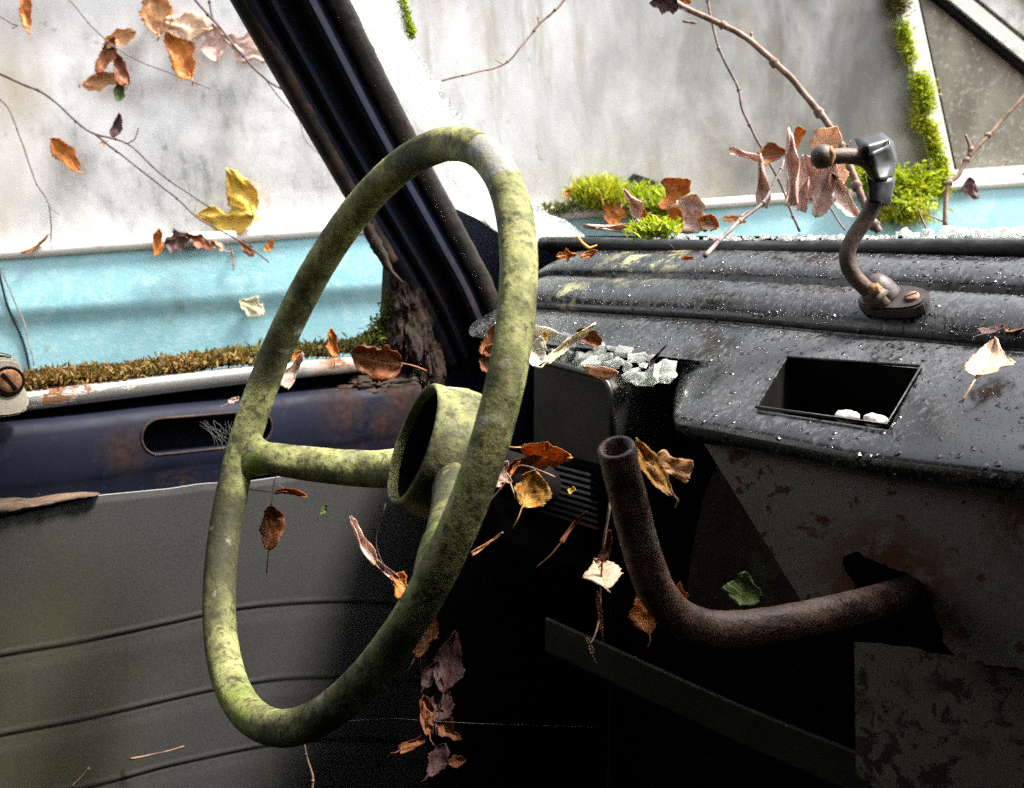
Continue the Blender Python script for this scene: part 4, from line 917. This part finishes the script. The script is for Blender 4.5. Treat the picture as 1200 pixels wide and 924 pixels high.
#@@LEAVES
# ------------------------------------------------------------------ twigs
def twig(paths, rads, mat, label, d, nodes=True, name='twig', group=None):
    vs, fs = [], []
    for k, pth in enumerate(paths):
        pp_ = []
        for q_ in pth:
            dd = q_[2] if len(q_) > 2 else d
            pp_.append(dep(q_[0], q_[1], dd))
        c_ = spline(pp_, 6); c_ = [p + V((noise.noise(p * 40), noise.noise(p * 40 + V((5, 0, 0))), noise.noise(p * 40 + V((0, 9, 0))))) * .0012 for p in c_]
        r = rads[k] if isinstance(rads[k], (list, tuple)) else [rads[k], rads[k] * .7]
        a, b = tube_geo(c_, r, 7, base=len(vs), rough=.15); vs += a; fs += b
        if nodes:
            for j in range(4, len(c_) - 2, 9):
                rr = lerpl(list(r), j / (len(c_) - 1)); dd = (c_[j + 1] - c_[j]).normalized(); sd = dd.orthogonal().normalized()
                a, b = tube_geo([c_[j] - dd * rr * 1.2, c_[j], c_[j] + dd * rr * 1.5 + sd * rr * 1.4], [rr * .9, rr * 1.7, rr * .5], 6, base=len(vs)); vs += a; fs += b
    o = link(name, vs, fs, mat); return tag(o, label, 'twig', group)
TG = 'bare twigs growing between the van and the car'
twig([[(-20, -170), (30, -60), (70, -12), (90, 10), (112, 36), (150, 66), (200, 86), (246, 104)]], [[.0011, .0007]], M['twig_dark'], 'thin twig crossing the brown leaf cluster on the car window', 1.52, group=TG)
twig([[(120, -220), (180, -80), (218, -14), (232, 4), (250, 24), (280, 60), (310, 92), (338, 108)], [(244, -8), (246, 8), (250, 24)], [(310, 92), (330, 118), (350, 140), (358, 165), (378, 184)]], [[.0024, .0012], [.0016, .0013], [.0008, .0005]], M['twig_dark'], 'forked dark twig reaching the pillar from the top of the side window', 1.35, group=TG)
twig([[(-230, -30), (-110, 40), (-15, 80), (20, 96), (55, 112), (85, 138), (110, 157), (150, 169), (190, 205), (245, 243)], [(110, 157), (150, 188), (200, 227), (235, 258), (280, 282), (315, 307)], [(148, 169), (158, 163), (163, 150)]], [[.0022, .0010], [.0014, .0010], [.0008, .0007]], M['twig_dark'], 'long forked dark twig running down to the yellow leaves', 1.35, group=TG)
twig([[(-120, -60), (-50, 50), (-8, 108), (10, 128), (25, 165), (40, 210), (58, 243), (60, 292)], [(58, 243), (70, 252)]], [[.0013, .0009], [.0006, .0004]], M['twig_dark'], 'thin drooping twig at the left edge of the side window', 1.45, group=TG)
twig([[(0, 20), (14, 28), (20, 30), (14, 34)]], [[.0009, .0006]], M['twig_dark'], 'tiny hooked twig in the top corner of the side window', 1.45, group=TG)
twig([[(517, 95), (555, 86), (590, 76), (612, 53), (632, 29), (648, 14), (664, -4), (720, -90), (735, -200), (790, -330)], [(632, 29), (630, 18)], [(590, 76), (580, 70)]], [[.0010, .0018], [.0011, .0006], [.0009, .0005]], M['twig_brown'], 'short angular twig in front of the windscreen, beside the white glass strip', 1.20, group=TG)
twig([[(560, -330), (640, -170), (720, -50), (760, -14), (800, 8), (840, 26), (880, 49), (920, 84), (955, 125), (976, 155), (990, 178), (1002, 212), (1013, 240), (1030, 272)], [(800, 25), (816, 27)], [(881, 48), (880, 37)], [(998, 165), (993, 172)]], [[.0020, .0030, .0036, .0040], [.0014, .0014], [.0020, .0008], [.001, .0008]], M['twig_brown'], 'thickest brown twig arching down behind the mirror stalk', 1.05, group=TG)
twig([[(790, -260), (815, -110), (828, -10), (835, 30), (848, 70), (864, 100), (870, 128), (882, 155), (896, 180), (915, 218), (937, 272)]], [[.0017, .0015]], M['twig_grey'], 'thin grey twig hanging behind the curled pink leaves', 1.15, group=TG)
twig([[(1330, -60), (1260, 40), (1212, 100), (1180, 135), (1150, 168), (1136, 184), (1122, 205), (1110, 222), (1108, 268)], [(1136, 184), (1137, 172), (1132, 158)], [(1108, 262), (1096, 256), (1084, 252)]], [[.0018, .0026], [.0026, .0014], [.0009, .0006]], M['twig_brown'], 'reddish twig rising in front of the brown quarter window', 1.05, group=TG)
twig([[(918, 188, .86), (912, 205, .85), (897, 233, .84), (878, 252, .83), (862, 264, .82), (845, 280, .80), (826, 301, .775)], [(862, 264, .82), (872, 252, .83), (880, 247, .84)]], [[.0012, .0019], [.0014, .0006]], M['twig_grey'], 'grey twig leaning on the black windscreen gasket', .85, group=TG)
twig([[(955, 225), (972, 243), (991, 270)]], [[.0012, .0011]], M['twig_grey'], 'short grey twig below the curled pink leaves', 1.1, False, group=TG)
twig([[(1075, 246), (1082, 262), (1087, 276)]], [[.0010, .0008]], M['twig_brown'], 'short straw standing in the glass crumbs by the reddish twig', 1.0, False, group=TG)
twig([[(1, 316), (14, 345), (28, 380), (40, 428)]], [[.0009, .0008]], M['twig_grey'], 'thin stalk in front of the blue door at the left edge', 1.30, False, group=TG)
twig([[(84, 922), (94, 912), (104, 900)]], [[.0010, .0013]], M['twig_brown'], 'pale straw at the foot of the grey door card', .88, False, group=TG)
twig([[(356, 870), (360, 890), (366, 912), (364, 930)]], [[.0007, .0010]], M['twig_brown'], 'thin stalk hanging below the steering wheel rim', .70, True, group=TG)
twig([[(152, 890), (180, 884), (216, 874)]], [[.0012, .0006]], M['twig_brown'], 'thin straw lying on the grey door card below its seams', .97, False, group=TG)
twig([[(690, 291), (682, 284), (676, 276)], [(690, 291), (700, 288)]], [[.0014, .0010], [.0012, .0006]], M['leaf_yellow'], 'yellow leaf stalk on the black windscreen gasket', .865, False, group=TG)
twig([[(770, 562), (752, 545)], [(782, 285), (790, 292)]], [.0004, .0004], M['twig_dark'], 'hair-thin stalk behind the open pipe end', .62, False, group=TG)

twig([[(716, 590, .60), (708, 640, .605), (704, 690, .61), (702, 730, .58), (690, 757, .55)]], [[.0008, .0004]], M['twig_brown'], 'dry hanging stalk that holds the brightly lit leaf left of the pipe', .55, False, group=TG)
twig([[(572, 590, .66), (596, 560, .655), (612, 545, .655), (650, 560, .64)], [(596, 560, .655), (604, 585, .64)]], [[.0008, .0005], [.0005, .0003]], M['twig_brown'], 'reddish leaf stalks on the pod behind the steering wheel rim', .65, False, group=TG)
twig([[(452, 590, .88), (440, 640, .89), (466, 690, .90), (490, 760, .92), (500, 850, .92)]], [[.0005, .0005]], M['twig_dark'], 'hair-thin root hanging behind the lower spoke down to the dim leaves', .9, False, group=TG)
twig([[(330, 545, .86), (322, 565, .86), (318, 592, .86)], [(322, 565, .86), (334, 574, .86)]], [[.0004, .0003], [.0003, .0003]], M['twig_brown'], 'thread-like stalk hanging from the left spoke with two leaves', .86, False, group=TG)
# ------------------------------------------------------------------ leaves
def wfun(shape, u):
    if shape == 'birch': return max(0, (u ** .48) * ((1 - u) ** .62)) * 1.75 * (1 if u < .9 else .9)
    if shape == 'oval': return max(0, math.sin(math.pi * u ** .85)) ** .8
    if shape == 'strip': return (.35 + .65 * (1 - u) ** .5 * min(1, .55 + u * 2.2)) * (1 if u < .93 else .55)
    if shape == 'scrap': return (.85 + .15 * math.sin(u * 9)) if 0 < u < 1 else .7
    if shape == 'lobed': return max(.05, math.sin(math.pi * u ** .8)) * (1 + .35 * math.sin(u * 15))
    return 1
LEAFN = [0]
def leaf(x, y, d, Lpx, ang, wr, mat, label, shape='birch', curl=.5, bend=.3, face=0., pitch=0., stem=.3, twist=0., group=None, crump=.19, at=None, nrm=None, cat='leaf', name='leaf'):
    """one leaf about (x, y) at depth d: length Lpx, axis angle ang (degrees, anticlockwise from image right, base to tip)"""
    LEAFN[0] += 1; sd = LEAFN[0] * 3.71
    c = at if at is not None else dep(x, y, d); d = (c - EYE).dot(FW); ln = Lpx * d / F
    n0 = nrm if nrm is not None else (EYE - c).normalized()
    r0 = RT - n0 * RT.dot(n0); r0.normalize(); u0 = n0.cross(r0)
    a = R(ang); ax = r0 * math.cos(a) + u0 * math.sin(a); sdv = n0.cross(ax)
    n0 = (Matrix.Rotation(R(face), 3, ax) @ n0); sdv = n0.cross(ax)
    rp_ = Matrix.Rotation(R(pitch), 3, sdv); ax = rp_ @ ax; n0 = rp_ @ n0
    NU, NV = 22, 11; vs, fs, uvs = [], [], []
    hw = ln * wr / 2; irr = .55 if shape in ('birch', 'oval', 'lobed') else .2; asy = .30 * noise.noise(V((sd, 1.3, 0))) ; lat = .22 * noise.noise(V((sd, 8.3, 2)))
    for i in range(NU + 1):
        u = i / NU; wv = wfun(shape, u) * hw
        tw = R(twist) * (u - .5); s2 = sdv * math.cos(tw) + n0 * math.sin(tw); n2 = n0 * math.cos(tw) - sdv * math.sin(tw)
        be = bend * ln * ((u - .5) ** 2 * 1.6 - .2)
        cen = c + ax * ln * (u - .5) + n0 * be + sdv * lat * ln * ((u - .5) ** 2 * 2 - .25)
        for j in range(NV):
            v = j / (NV - 1) * 2 - 1; ww = wv * (1 + asy * (1 if v > 0 else -1) + irr * noise.noise(V((u * 3.3, 2.5 if v > 0 else -2.5, sd))) + irr * .5 * noise.noise(V((u * 8., 2.5 if v > 0 else -2.5, sd)))); curl_ = curl * (1 + .9 * noise.noise(V((u * 1.9, sd, .5))) + .35 * (u - .5))
            if abs(v) == 1 and shape in ('birch', 'lobed', 'oval'): ww *= 1 + (.07 if shape != 'oval' else .04) * ((i % 2) * 2 - 1) + .10 * noise.noise(V((u * 9, v * 2, sd)))
            if shape in ('strip', 'scrap'): ww *= 1 + .22 * noise.noise(V((u * 4, v, sd)))
            if abs(curl_) > 1e-3:
                an = v * curl_; rr = ww / curl_
                lx, lz = rr * math.sin(an), rr * (1 - math.cos(an))
            else: lx, lz = v * ww, 0
            p = cen + s2 * lx + n2 * lz + n2 * crump * ln * .35 * noise.noise(V((u * 3.1, v * 1.7, sd))) + n2 * crump * ln * .12 * noise.noise(V((u * 9, v * 5, sd)))
            p += ax * ln * .05 * noise.noise(V((u * 4, v * 3, sd + 4)))
            vs.append(p); uvs.append((u, .5 + v * .5 * min(1, wfun(shape, u))))
    for i in range(NU):
        for j in range(NV - 1): k = i * NV + j; fs.append((k, k + 1, k + NV + 1, k + NV))
    if stem:
        b0 = vs[NV // 2]; sp_ = [b0 + ax * ln * .12, b0, b0 - ax * ln * stem * .5 + n0 * ln * .03, b0 - ax * ln * stem - n0 * ln * .06 + sdv * ln * .08 * math.sin(sd)]
        a_, b_ = tube_geo(spline(sp_, 4), [ln * .012, ln * .016], 5, base=len(vs)); uvs += [(.5, .5)] * len(a_); vs += a_; fs += b_
    o = link(name, vs, fs, M[mat]); ul = o.data.uv_layers.new(name='UVMap')
    for lo_ in o.data.loops: ul.data[lo_.index].uv = uvs[lo_.vertex_index]
    md = o.modifiers.new('t', 'SOLIDIFY'); md.thickness = max(.00025, ln * .006); md.offset = 0
    return tag(o, label, cat, group)
G1 = 'leaves stuck to the car window'; G2 = 'leaves along the white trim'; G3 = 'curled dry leaves outside the windscreen'; G4 = 'leaves caught around the steering column'
def wl(x, y, Lp, *a, v=-.004, **k):
    k.setdefault('stem', .10); k.setdefault('crump', .26)
    return leaf(x, y, 0, Lp * 1.12, *a, at=Wp(x, y, v), nrm=(-hh_ + V((0, 0, .05))).normalized(), **k)
wl(38, 14, 42, 92, .42, 'leaf_orange', 'narrow orange leaf hanging upright in the top left of the car window', group=G1, curl=.9, v=-.02)
wl(184, 13, 50, 98, .80, 'leaf_tan', 'tan birch leaf at the top of the car window, above the orange-brown one', group=G1, curl=.4)
wl(219, 31, 46, 168, .62, 'leaf_pale', 'palest flat yellowish leaf near the top of the car window', group=G1, curl=.3)
wl(212, 66, 52, 118, .72, 'leaf_orange', 'orange-brown leaf with wrinkled face below the pale flat one', group=G1, curl=.5, crump=.2)
wl(253, 51, 38, 95, .66, 'leaf_pink', 'small pinkish oval leaf between the orange one and the forked twig', shape='oval', group=G1, curl=.3)
wl(291, 56, 58, 160, .66, 'leaf_pink', 'lobed pinkish leaf behind the forked twig beside the pillar', shape='lobed', group=G1, curl=.3)
wl(146, 46, 36, 20, .62, 'leaf_tan', 'tan leaf at the top of the twig-crossed cluster', group=G1, curl=.7, v=-.015, crump=.2)
wl(131, 68, 44, 60, .48, 'leaf_brown', 'brown curled leaf in the middle of the twig-crossed cluster', group=G1, curl=1.1, v=-.02, crump=.25)
wl(148, 84, 34, 105, .55, 'leaf_brown', 'brown leaf at the right of the twig-crossed cluster', group=G1, curl=.7, v=-.015, crump=.25)
wl(122, 97, 40, 10, .58, 'leaf_tan', 'rusty tan leaf at the foot of the twig-crossed cluster', group=G1, curl=.5, v=-.01, crump=.2)
wl(141, 107, 22, 80, .6, 'leaf_green', 'small grey-green leaf under the twig-crossed cluster', group=G1, curl=.3, stem=0)
wl(164, 155, 26, 70, .55, 'leaf_dark', 'small dark purple leaf on the long forked twig', group=G1, curl=.6, v=-.1)
wl(78, 182, 42, 130, .60, 'leaf_orange', 'lone orange-brown leaf left of the long forked twig', group=G1, curl=.5, crump=.15)
wl(123, 168, 9, 20, .7, 'leaf_pale', 'tiny pale speck of leaf beside the long forked twig', group=G1, stem=0)
wl(285, 226, 56, 118, .60, 'leaf_yellow', 'upright yellow leaf with a brown tip above the trim', shape='oval', group=G1, curl=.35, v=-.012, stem=.08)
wl(267, 256, 62, 178, .50, 'leaf_yellow', 'flat-lying yellow leaf just above the white trim', shape='oval', group=G1, curl=.3, v=-.012, stem=.05)
wl(192, 284, 30, 80, .45, 'leaf_orange', 'narrow orange leaf standing on the white trim', group=G2, curl=.6, v=-.03, stem=0)
wl(216, 281, 30, 20, .75, 'leaf_dark', 'dark purple leaf on the white trim beside the narrow orange one', shape='lobed', group=G2, curl=.6, v=-.03, stem=0, crump=.3)
wl(241, 281, 36, 160, .55, 'leaf_brown', 'crumpled red-brown leaf on the white trim under the yellow leaves', shape='lobed', group=G2, curl=1., v=-.03, stem=0, crump=.3)
wl(260, 288, 18, 150, .5, 'leaf_pale', 'small pale leaf on the white trim under the yellow leaves', group=G2, curl=.4, v=-.03, stem=.3)
wl(294, 291, 22, 130, .55, 'leaf_brown', 'small red-brown leaf hanging from the trim by the twig end', group=G2, curl=.9, v=-.03, stem=0)
wl(321, 288, 14, 60, .8, 'leaf_orange', 'tiny orange leaf at the edge of the white trim near the wheel', group=G2, curl=.6, v=-.03, stem=0)
wl(50, 286, 36, 35, .12, 'leaf_tan', 'straw-thin tan leaf lying across the white trim at the left', group=G2, shape='strip', curl=.4, v=-.02, stem=0)
wl(277, 303, 24, 95, .10, 'leaf_tan', 'straw-thin tan leaf on the blue paint below the yellow leaves', group=G2, shape='strip', curl=.4, v=-.024, stem=0)
wl(300, 359, 28, 150, .78, 'leaf_cream', 'cream round leaf stuck on the blue door panel', shape='oval', curl=.25, v=-.026, stem=0)
# sill and wheel neighbourhood
leaf(390, 402, .985, 34, 95, .52, 'leaf_orange', 'small orange-brown leaf upright in the sill moss', curl=.6, bend=.2, stem=.35)
leaf(344, 434, .93, 46, 62, .42, 'leaf_pink', 'curled pinkish leaf hanging over the chrome strip beside the rim', shape='strip', curl=1.3, stem=0, crump=.25)
leaf(349, 418, .94, 16, 50, .7, 'leaf_orange', 'tiny orange leaf above the curled pinkish one at the chrome strip', curl=.5, stem=0)
leaf(441, 421, .945, 62, 168, .78, 'leaf_brown', 'large rust-brown leaf covering the end of the chrome strip', shape='oval', curl=.6, bend=-.3, face=-10, stem=.5, crump=.2)
leaf(61, 551, .955, 18, 10, .6, 'leaf_brown', 'small withered brown leaf on the navy door rail', shape='scrap', curl=.6, stem=0)
leaf(274, 469, .955, 14, 30, .6, 'leaf_pink', 'tiny pink leaf with a stalk at the top of the navy rail', curl=.6, stem=.8)
leaf(341, 578, .86, 38, -8, .32, 'leaf_orange', 'slim orange leaf hanging below the left spoke', curl=.5, stem=1.0, face=25)
leaf(317, 618, .86, 52, 88, .62, 'leaf_brown', 'dark brown toothed leaf hanging inside the wheel, stalk down', curl=.25, stem=.5)
leaf(380, 597, .90, 13, 60, .6, 'leaf_green', 'tiny green moss-like leaf below the left spoke', shape='lobed', curl=.6, stem=.6, crump=.3)
leaf(424, 634, .90, 62, 118, .44, 'leaf_pink', 'folded brown-pink leaf before the grey door card, inside the wheel', shape='strip', curl=1.5, bend=.3, stem=0, face=20, crump=.2)
leaf(448, 664, .90, 44, 138, .30, 'leaf_pink', 'narrow tail of leaf under the folded brown-pink one', shape='strip', curl=1.4, bend=-.3, stem=.8, crump=.2)
leaf(471, 685, .90, 28, 110, .8, 'leaf_orange', 'orange leaf peeping behind the lower rim', shape='scrap', curl=.4, stem=0)
for (x, y, l, a, wr, mt, lb, sh, crl) in (
    (497, 742, 58, 70, .62, 'leaf_brown', 'topmost brown leaf of the dim column below the rim', 'birch', .6),
    (526, 776, 72, 80, .50, 'leaf_dark', 'long dark brown leaf at the right of the dim leaf column', 'oval', .8),
    (505, 790, 34, 60, .6, 'leaf_dark', 'small dark leaf in the middle of the dim leaf column', 'birch', .7),
    (522, 852, 48, -40, .62, 'leaf_brown', 'folded brown leaf low in the dim leaf column', 'lobed', .9),
    (500, 838, 44, 100, .45, 'leaf_brown', 'twisted brown leaf at the left of the low folded one', 'strip', 1.2),
    (484, 872, 34, 25, .40, 'leaf_brown', 'curved brown leaf sticking out left of the dim column', 'strip', 1.0),
    (536, 893, 22, 10, .6, 'leaf_brown', 'small leaf at the very foot of the dim column', 'oval', .6),
    (515, 820, 50, 85, .7, 'leaf_dark', 'dark leaf at the heart of the dim column', 'birch', .6),
    (512, 890, 40, 60, .7, 'leaf_dark', 'dark leaf near the foot of the dim column', 'birch', .6)):
    leaf(x, y, .93 - .0002 * (y - 700), l, a, wr, mt, lb, shape=sh, curl=crl, stem=.3, group='leaves piled between the door and the kick panel', crump=.22)  # darker leaf colours here stand in for shade under the wheel
leaf(571, 637, .62, 44, 35, .22, 'leaf_tan', 'thin rolled tan leaf right of the lower spoke joint', shape='strip', curl=1.8, stem=0, group=G4)
# on and under the pod
leaf(578, 398, .80, 44, 70, .75, 'leaf_brown', 'red-brown leaf behind the rim at the left end of the dashboard', curl=.6, stem=0)
leaf(572, 420, .80, 34, 80, .7, 'leaf_brown', 'lower brown leaf behind the rim at the left end of the dashboard', curl=.7, stem=0)
leaf(636, 390, .80, 40, 10, .62, 'leaf_whitish', 'curled whitish leaf at the left of the glass heap', shape='oval', curl=1.0, face=30, stem=0, pitch=-20)
leaf(630, 412, .78, 36, 80, .7, 'leaf_whitish', 'greyish-white leaf tucked behind the rim at the glass heap', shape='oval', curl=.4, stem=0)
leaf(637, 396, .79, 16, 70, .6, 'leaf_yellow', 'yellow tip of leaf beside the curled whitish leaf', curl=.4, stem=0)
leaf(668, 403, .765, 74, 40, .20, 'leaf_cream', 'long twisted cream leaf standing up from the glass heap', shape='birch', curl=1.0, bend=.35, stem=.12, twist=50)
leaf(690, 396, .78, 34, 150, .7, 'leaf_brown', 'dark brown leaf behind the twisted cream one', curl=.6, stem=0)
leaf(703, 434, .735, 42, 170, .46, 'leaf_pale', 'pale orange leaf lying on the front of the glass heap', shape='oval', curl=.5, bend=-.3, face=-35, stem=0)
leaf(771, 416, .72, 32, 50, .34, 'leaf_dark', 'dark red-brown rolled leaf at the right end of the glass heap', shape='strip', curl=2.2, stem=0, crump=.3)
leaf(640, 532, .66, 62, -10, .62, 'leaf_orange', 'bright orange folded leaf in front of the instrument pod', shape='oval', curl=.9, bend=-.4, face=35, stem=.2, group=G4, crump=.22)
leaf(612, 545, .66, 56, 30, .42, 'leaf_brown', 'brown leaf under the bright orange folded one', shape='oval', curl=.9, face=30, stem=.5, group=G4)
leaf(585, 556, .64, 36, 60, .72, 'leaf_pink', 'pinkish leaf next to the rim under the orange one', shape='lobed', curl=.8, stem=0, group=G4)
leaf(620, 573, .64, 46, 70, .92, 'leaf_spotted', 'yellow leaf with black spots above the vent slats', shape='oval', curl=.35, stem=.6, group=G4)
leaf(604, 548, .63, 18, 55, .3, 'leaf_orange', 'bundle of thin orange leaf stalks by the spotted leaf', shape='strip', curl=1.2, stem=1.4, group=G4)
leaf(670, 575, .62, 9, 30, .7, 'leaf_yellow', 'tiny yellow crumb of leaf on the vent slats', shape='scrap', stem=0, group=G4)
leaf(672, 617, .585, 46, 50, .22, 'leaf_brown', 'thin withered brown leaf left of the rusty pipe', shape='strip', curl=1.6, stem=.9, bend=.5, group=G4)
leaf(704, 674, .61, 46, 100, .92, 'leaf_pale', 'brightly lit pale leaf hanging left of the rusty pipe', shape='oval', curl=.35, face=15, pitch=38, stem=.1, group=G4, crump=.2)
leaf(711, 640, .55, 38, 75, .42, 'leaf_brown', 'rolled brown leaf above the brightly lit one', shape='strip', curl=2.0, stem=.2, group=G4, crump=.3)
leaf(703, 717, .545, 48, 96, .20, 'leaf_tan', 'slim drooping leaf below the brightly lit one', shape='birch', curl=1.1, stem=.2, group=G4)
leaf(691, 757, .55, 20, 110, .40, 'leaf_pale', 'tiny curled leaf at the end of a thread below the lit leaf', shape='strip', curl=1.5, stem=.6, group=G4)
leaf(766, 549, .575, 80, 122, .36, 'leaf_spotted', 'long yellow-brown leaf behind the open pipe end', shape='oval', curl=.8, stem=.15, face=20, group=G4)
leaf(788, 549, .60, 44, -18, .62, 'leaf_tan', 'squarish beige leaf scrap right of the open pipe end', shape='scrap', curl=.3, stem=0, group=G4)
leaf(758, 716, .57, 52, 95, .72, 'leaf_orange', 'orange leaf half hidden behind the bend of the pipe', shape='oval', curl=.4, stem=.3, group=G4)
leaf(795, 697, .57, 30, 80, .62, 'leaf_orange', 'small orange leaf showing over the bend of the pipe', shape='lobed', curl=.4, stem=0, group=G4)
leaf(870, 690, .64, 40, 80, .9, 'leaf_green', 'round green leaf in the dark behind the pipe', shape='oval', curl=.4, stem=0, group=G4)
# dashboard
dn_ = (fn * .85 + V((.2, -.2, .2))).normalized()
leaf(1158, 437, 0, 76, 55, .62, 'leaf_pale', 'pale orange leaf with a long stalk lying on the right of the dashboard', shape='oval', curl=.35, stem=.5, at=onpl(1158, 438, fpw, fn) + fn * .010, nrm=dn_)
leaf(1167, 412, 0, 30, 15, .5, 'leaf_dark', 'dark curled leaf on top of the pale one on the dashboard', shape='strip', curl=1.2, stem=.5, at=onpl(1167, 412, fpw, fn) + fn * .016, nrm=dn_)
leaf(1187, 384, 0, 44, 70, .7, 'leaf_brown', 'red-brown decayed leaf smeared on the ridge at the right edge', shape='lobed', curl=.2, stem=0, at=onpl(1187, 384, V((0, keyB[8].y, keyB[8].z)), rn) + rn * .004, nrm=rn)
leaf(664, 299, .86, 24, 5, .5, 'leaf_orange', 'orange leaf fragment wedged under the gasket near the pillar', shape='lobed', curl=.4, stem=0, crump=.3)
leaf(690, 298, .86, 22, 20, .42, 'leaf_orange', 'pointed orange leaf fragment under the gasket', shape='birch', curl=.4, stem=0, crump=.3)
leaf(806, 303, .79, 14, 5, .4, 'leaf_orange', 'tiny orange leaf fragment under the middle of the gasket', shape='strip', curl=.4, stem=0)
# curled leaves outside
leaf(873, 181, .98, 40, 160, 0.53, 'leaf_pink', 'rolled pink leaf pointing left from the twig cluster', shape='strip', curl=2.0, stem=0, group=G3)
leaf(905, 182, .98, 40, 5, 0.72, 'leaf_brown', 'open brown fold at the left of the pink leaf cluster', shape='oval', curl=1.2, stem=0, face=-30, group=G3)
leaf(892, 212, .97, 62, 95, 0.56, 'leaf_pink', 'hanging rolled pink leaf at the left of the cluster', shape='strip', curl=2.2, stem=0, group=G3)
leaf(927, 196, .96, 88, 95, 0.46, 'leaf_pink', 'longest upright rolled pink leaf in the cluster', shape='strip', curl=2.2, stem=0, group=G3)
leaf(934, 160, .955, 22, 60, 0.78, 'leaf_orange', 'orange lip at the top of the longest rolled pink leaf', shape='scrap', curl=.8, stem=0, group=G3)
leaf(950, 208, .97, 56, 110, 0.81, 'leaf_pink', 'broad folded pink leaf in the middle of the cluster', shape='oval', curl=1.1, stem=0, group=G3, crump=.3)
leaf(942, 228, .965, 40, 80, 0.63, 'leaf_pink', 'short rolled pink leaf tip hanging low in the cluster', shape='strip', curl=1.8, stem=0, group=G3)
leaf(968, 168, .97, 44, 60, 1.05, 'leaf_pale', 'pale curled leaf above the ball end of the stalk', shape='oval', curl=1.3, stem=0, group=G3, crump=.25)
leaf(966, 222, .96, 66, 75, 0.60, 'leaf_pink', 'pointed pink leaf hanging left of the stalk', shape='birch', curl=1.3, stem=0, group=G3)
leaf(989, 228, .955, 62, 122, 0.60, 'leaf_pink', 'slanting rolled pink leaf tip beside the stalk', shape='birch', curl=1.4, stem=0, group=G3)
leaf(978, 202, .965, 40, 100, 0.72, 'leaf_pale', 'pale leaf behind the ball end joining the two hanging tips', shape='oval', curl=1.0, stem=0, group=G3)
leaf(806, 250, .93, 48, 70, 1.10, 'leaf_pink', 'large crumpled pink-brown leaf standing at the windscreen foot', shape='oval', curl=1.2, stem=0, group=G3, crump=.35)
leaf(790, 258, .925, 30, 85, 0.88, 'leaf_orange', 'orange inner fold left of the large crumpled leaf', shape='strip', curl=1.0, stem=0, group=G3)
leaf(830, 262, .925, 26, 160, 0.81, 'leaf_orange', 'orange-brown flap right of the large crumpled leaf', shape='oval', curl=.8, stem=0, group=G3)
leaf(791, 228, 1.0, 38, 85, 0.94, 'leaf_orange', 'flat orange leaf upright behind the large crumpled one', shape='scrap', curl=.4, stem=0, group=G3)
leaf(745, 243, .93, 52, 125, 0.60, 'leaf_pink', 'horn-shaped curled brown leaf pointing up by the small moss clump', shape='birch', curl=1.9, stem=0, group=G3)
leaf(756, 257, .925, 24, 100, 0.65, 'leaf_orange', 'orange inside of the horn-shaped curled leaf', shape='oval', curl=.9, stem=0, group=G3)
leaf(716, 267, .92, 70, 178, 0.32, 'leaf_pink', 'long rolled brown leaf lying flat at the windscreen foot', shape='strip', curl=2.2, stem=0, group=G3)
wl(718, 249, 30, 70, .7, 'leaf_orange', 'red-orange leaf hanging over the white trim by the bright moss tuft', shape='lobed', v=-.045, curl=.6, stem=0, group=G3)
wl(672, 226, 22, 20, .6, 'leaf_orange', 'small reddish leaf left of the bright moss tuft', v=-.03, curl=.6, stem=0, group=G3)
leaf(778, 6, 1.05, 34, 170, .8, 'leaf_dark', 'purple-brown crumpled leaf at the top of the windscreen on a twig', shape='lobed', curl=.8, crump=.3, stem=.3)
leaf(803, 1, 1.04, 14, 170, .6, 'leaf_orange', 'small orange leaf on the twig beside the purple-brown one', curl=.5, stem=0)
wl(1129, 222, 24, 110, .9, 'leaf_dark', 'dark red leaf on the white trim right of the moss trail', v=-.03, curl=.3, stem=0, group=G2)
wl(1196, 207, 18, 170, .6, 'leaf_orange', 'small orange leaf on the trim at the far right', v=-.03, curl=.4, stem=0, group=G2)
wl(855, 258, 26, 170, .4, 'leaf_tan', 'small tan leaf on the blue paint behind the grey twig', v=-.03, curl=.6, stem=0, group=G2)

# ------------------------------------------------------------------ cobwebs
def web(lines, d, label, r=.00010):
    vs, fs = [], []
    for l in lines:
        pp_ = [dep(q_[0], q_[1], q_[2] if len(q_) > 2 else d) for q_ in l]; a, b = tube_geo(spline(pp_, 5), r, 4, base=len(vs)); vs += a; fs += b
    tag(link('cobweb', vs, fs, M['web']), label, 'cobweb', 'cobwebs in the van')
web([[(460, 842, .84), (560, 848, .84), (700, 852, .84)], [(320, 850, .80), (390, 846, .82), (460, 842, .84)]], .85, 'fine cobweb thread strung below the steering wheel', .00007)
rnd = random.Random(4); wl_ = []
for k in range(16):
    a = (232 + rnd.uniform(0, 40), 492 + rnd.uniform(0, 10)); b = (250 + rnd.uniform(0, 34), 505 + rnd.uniform(0, 24)); m_ = ((a[0] + b[0]) / 2 + rnd.uniform(-6, 6), (a[1] + b[1]) / 2 + rnd.uniform(-4, 4)); wl_.append([a, m_, b])
web(wl_, .975, 'tangled grey cobweb in the oval hole of the door rail', .00010)
web([[(520, 205, .86), (545, 218, .84), (560, 226, .80)], [(518, 204, .88), (540, 222, .85), (556, 232, .8)]], .85, 'short cobweb between the pillar and the rim')
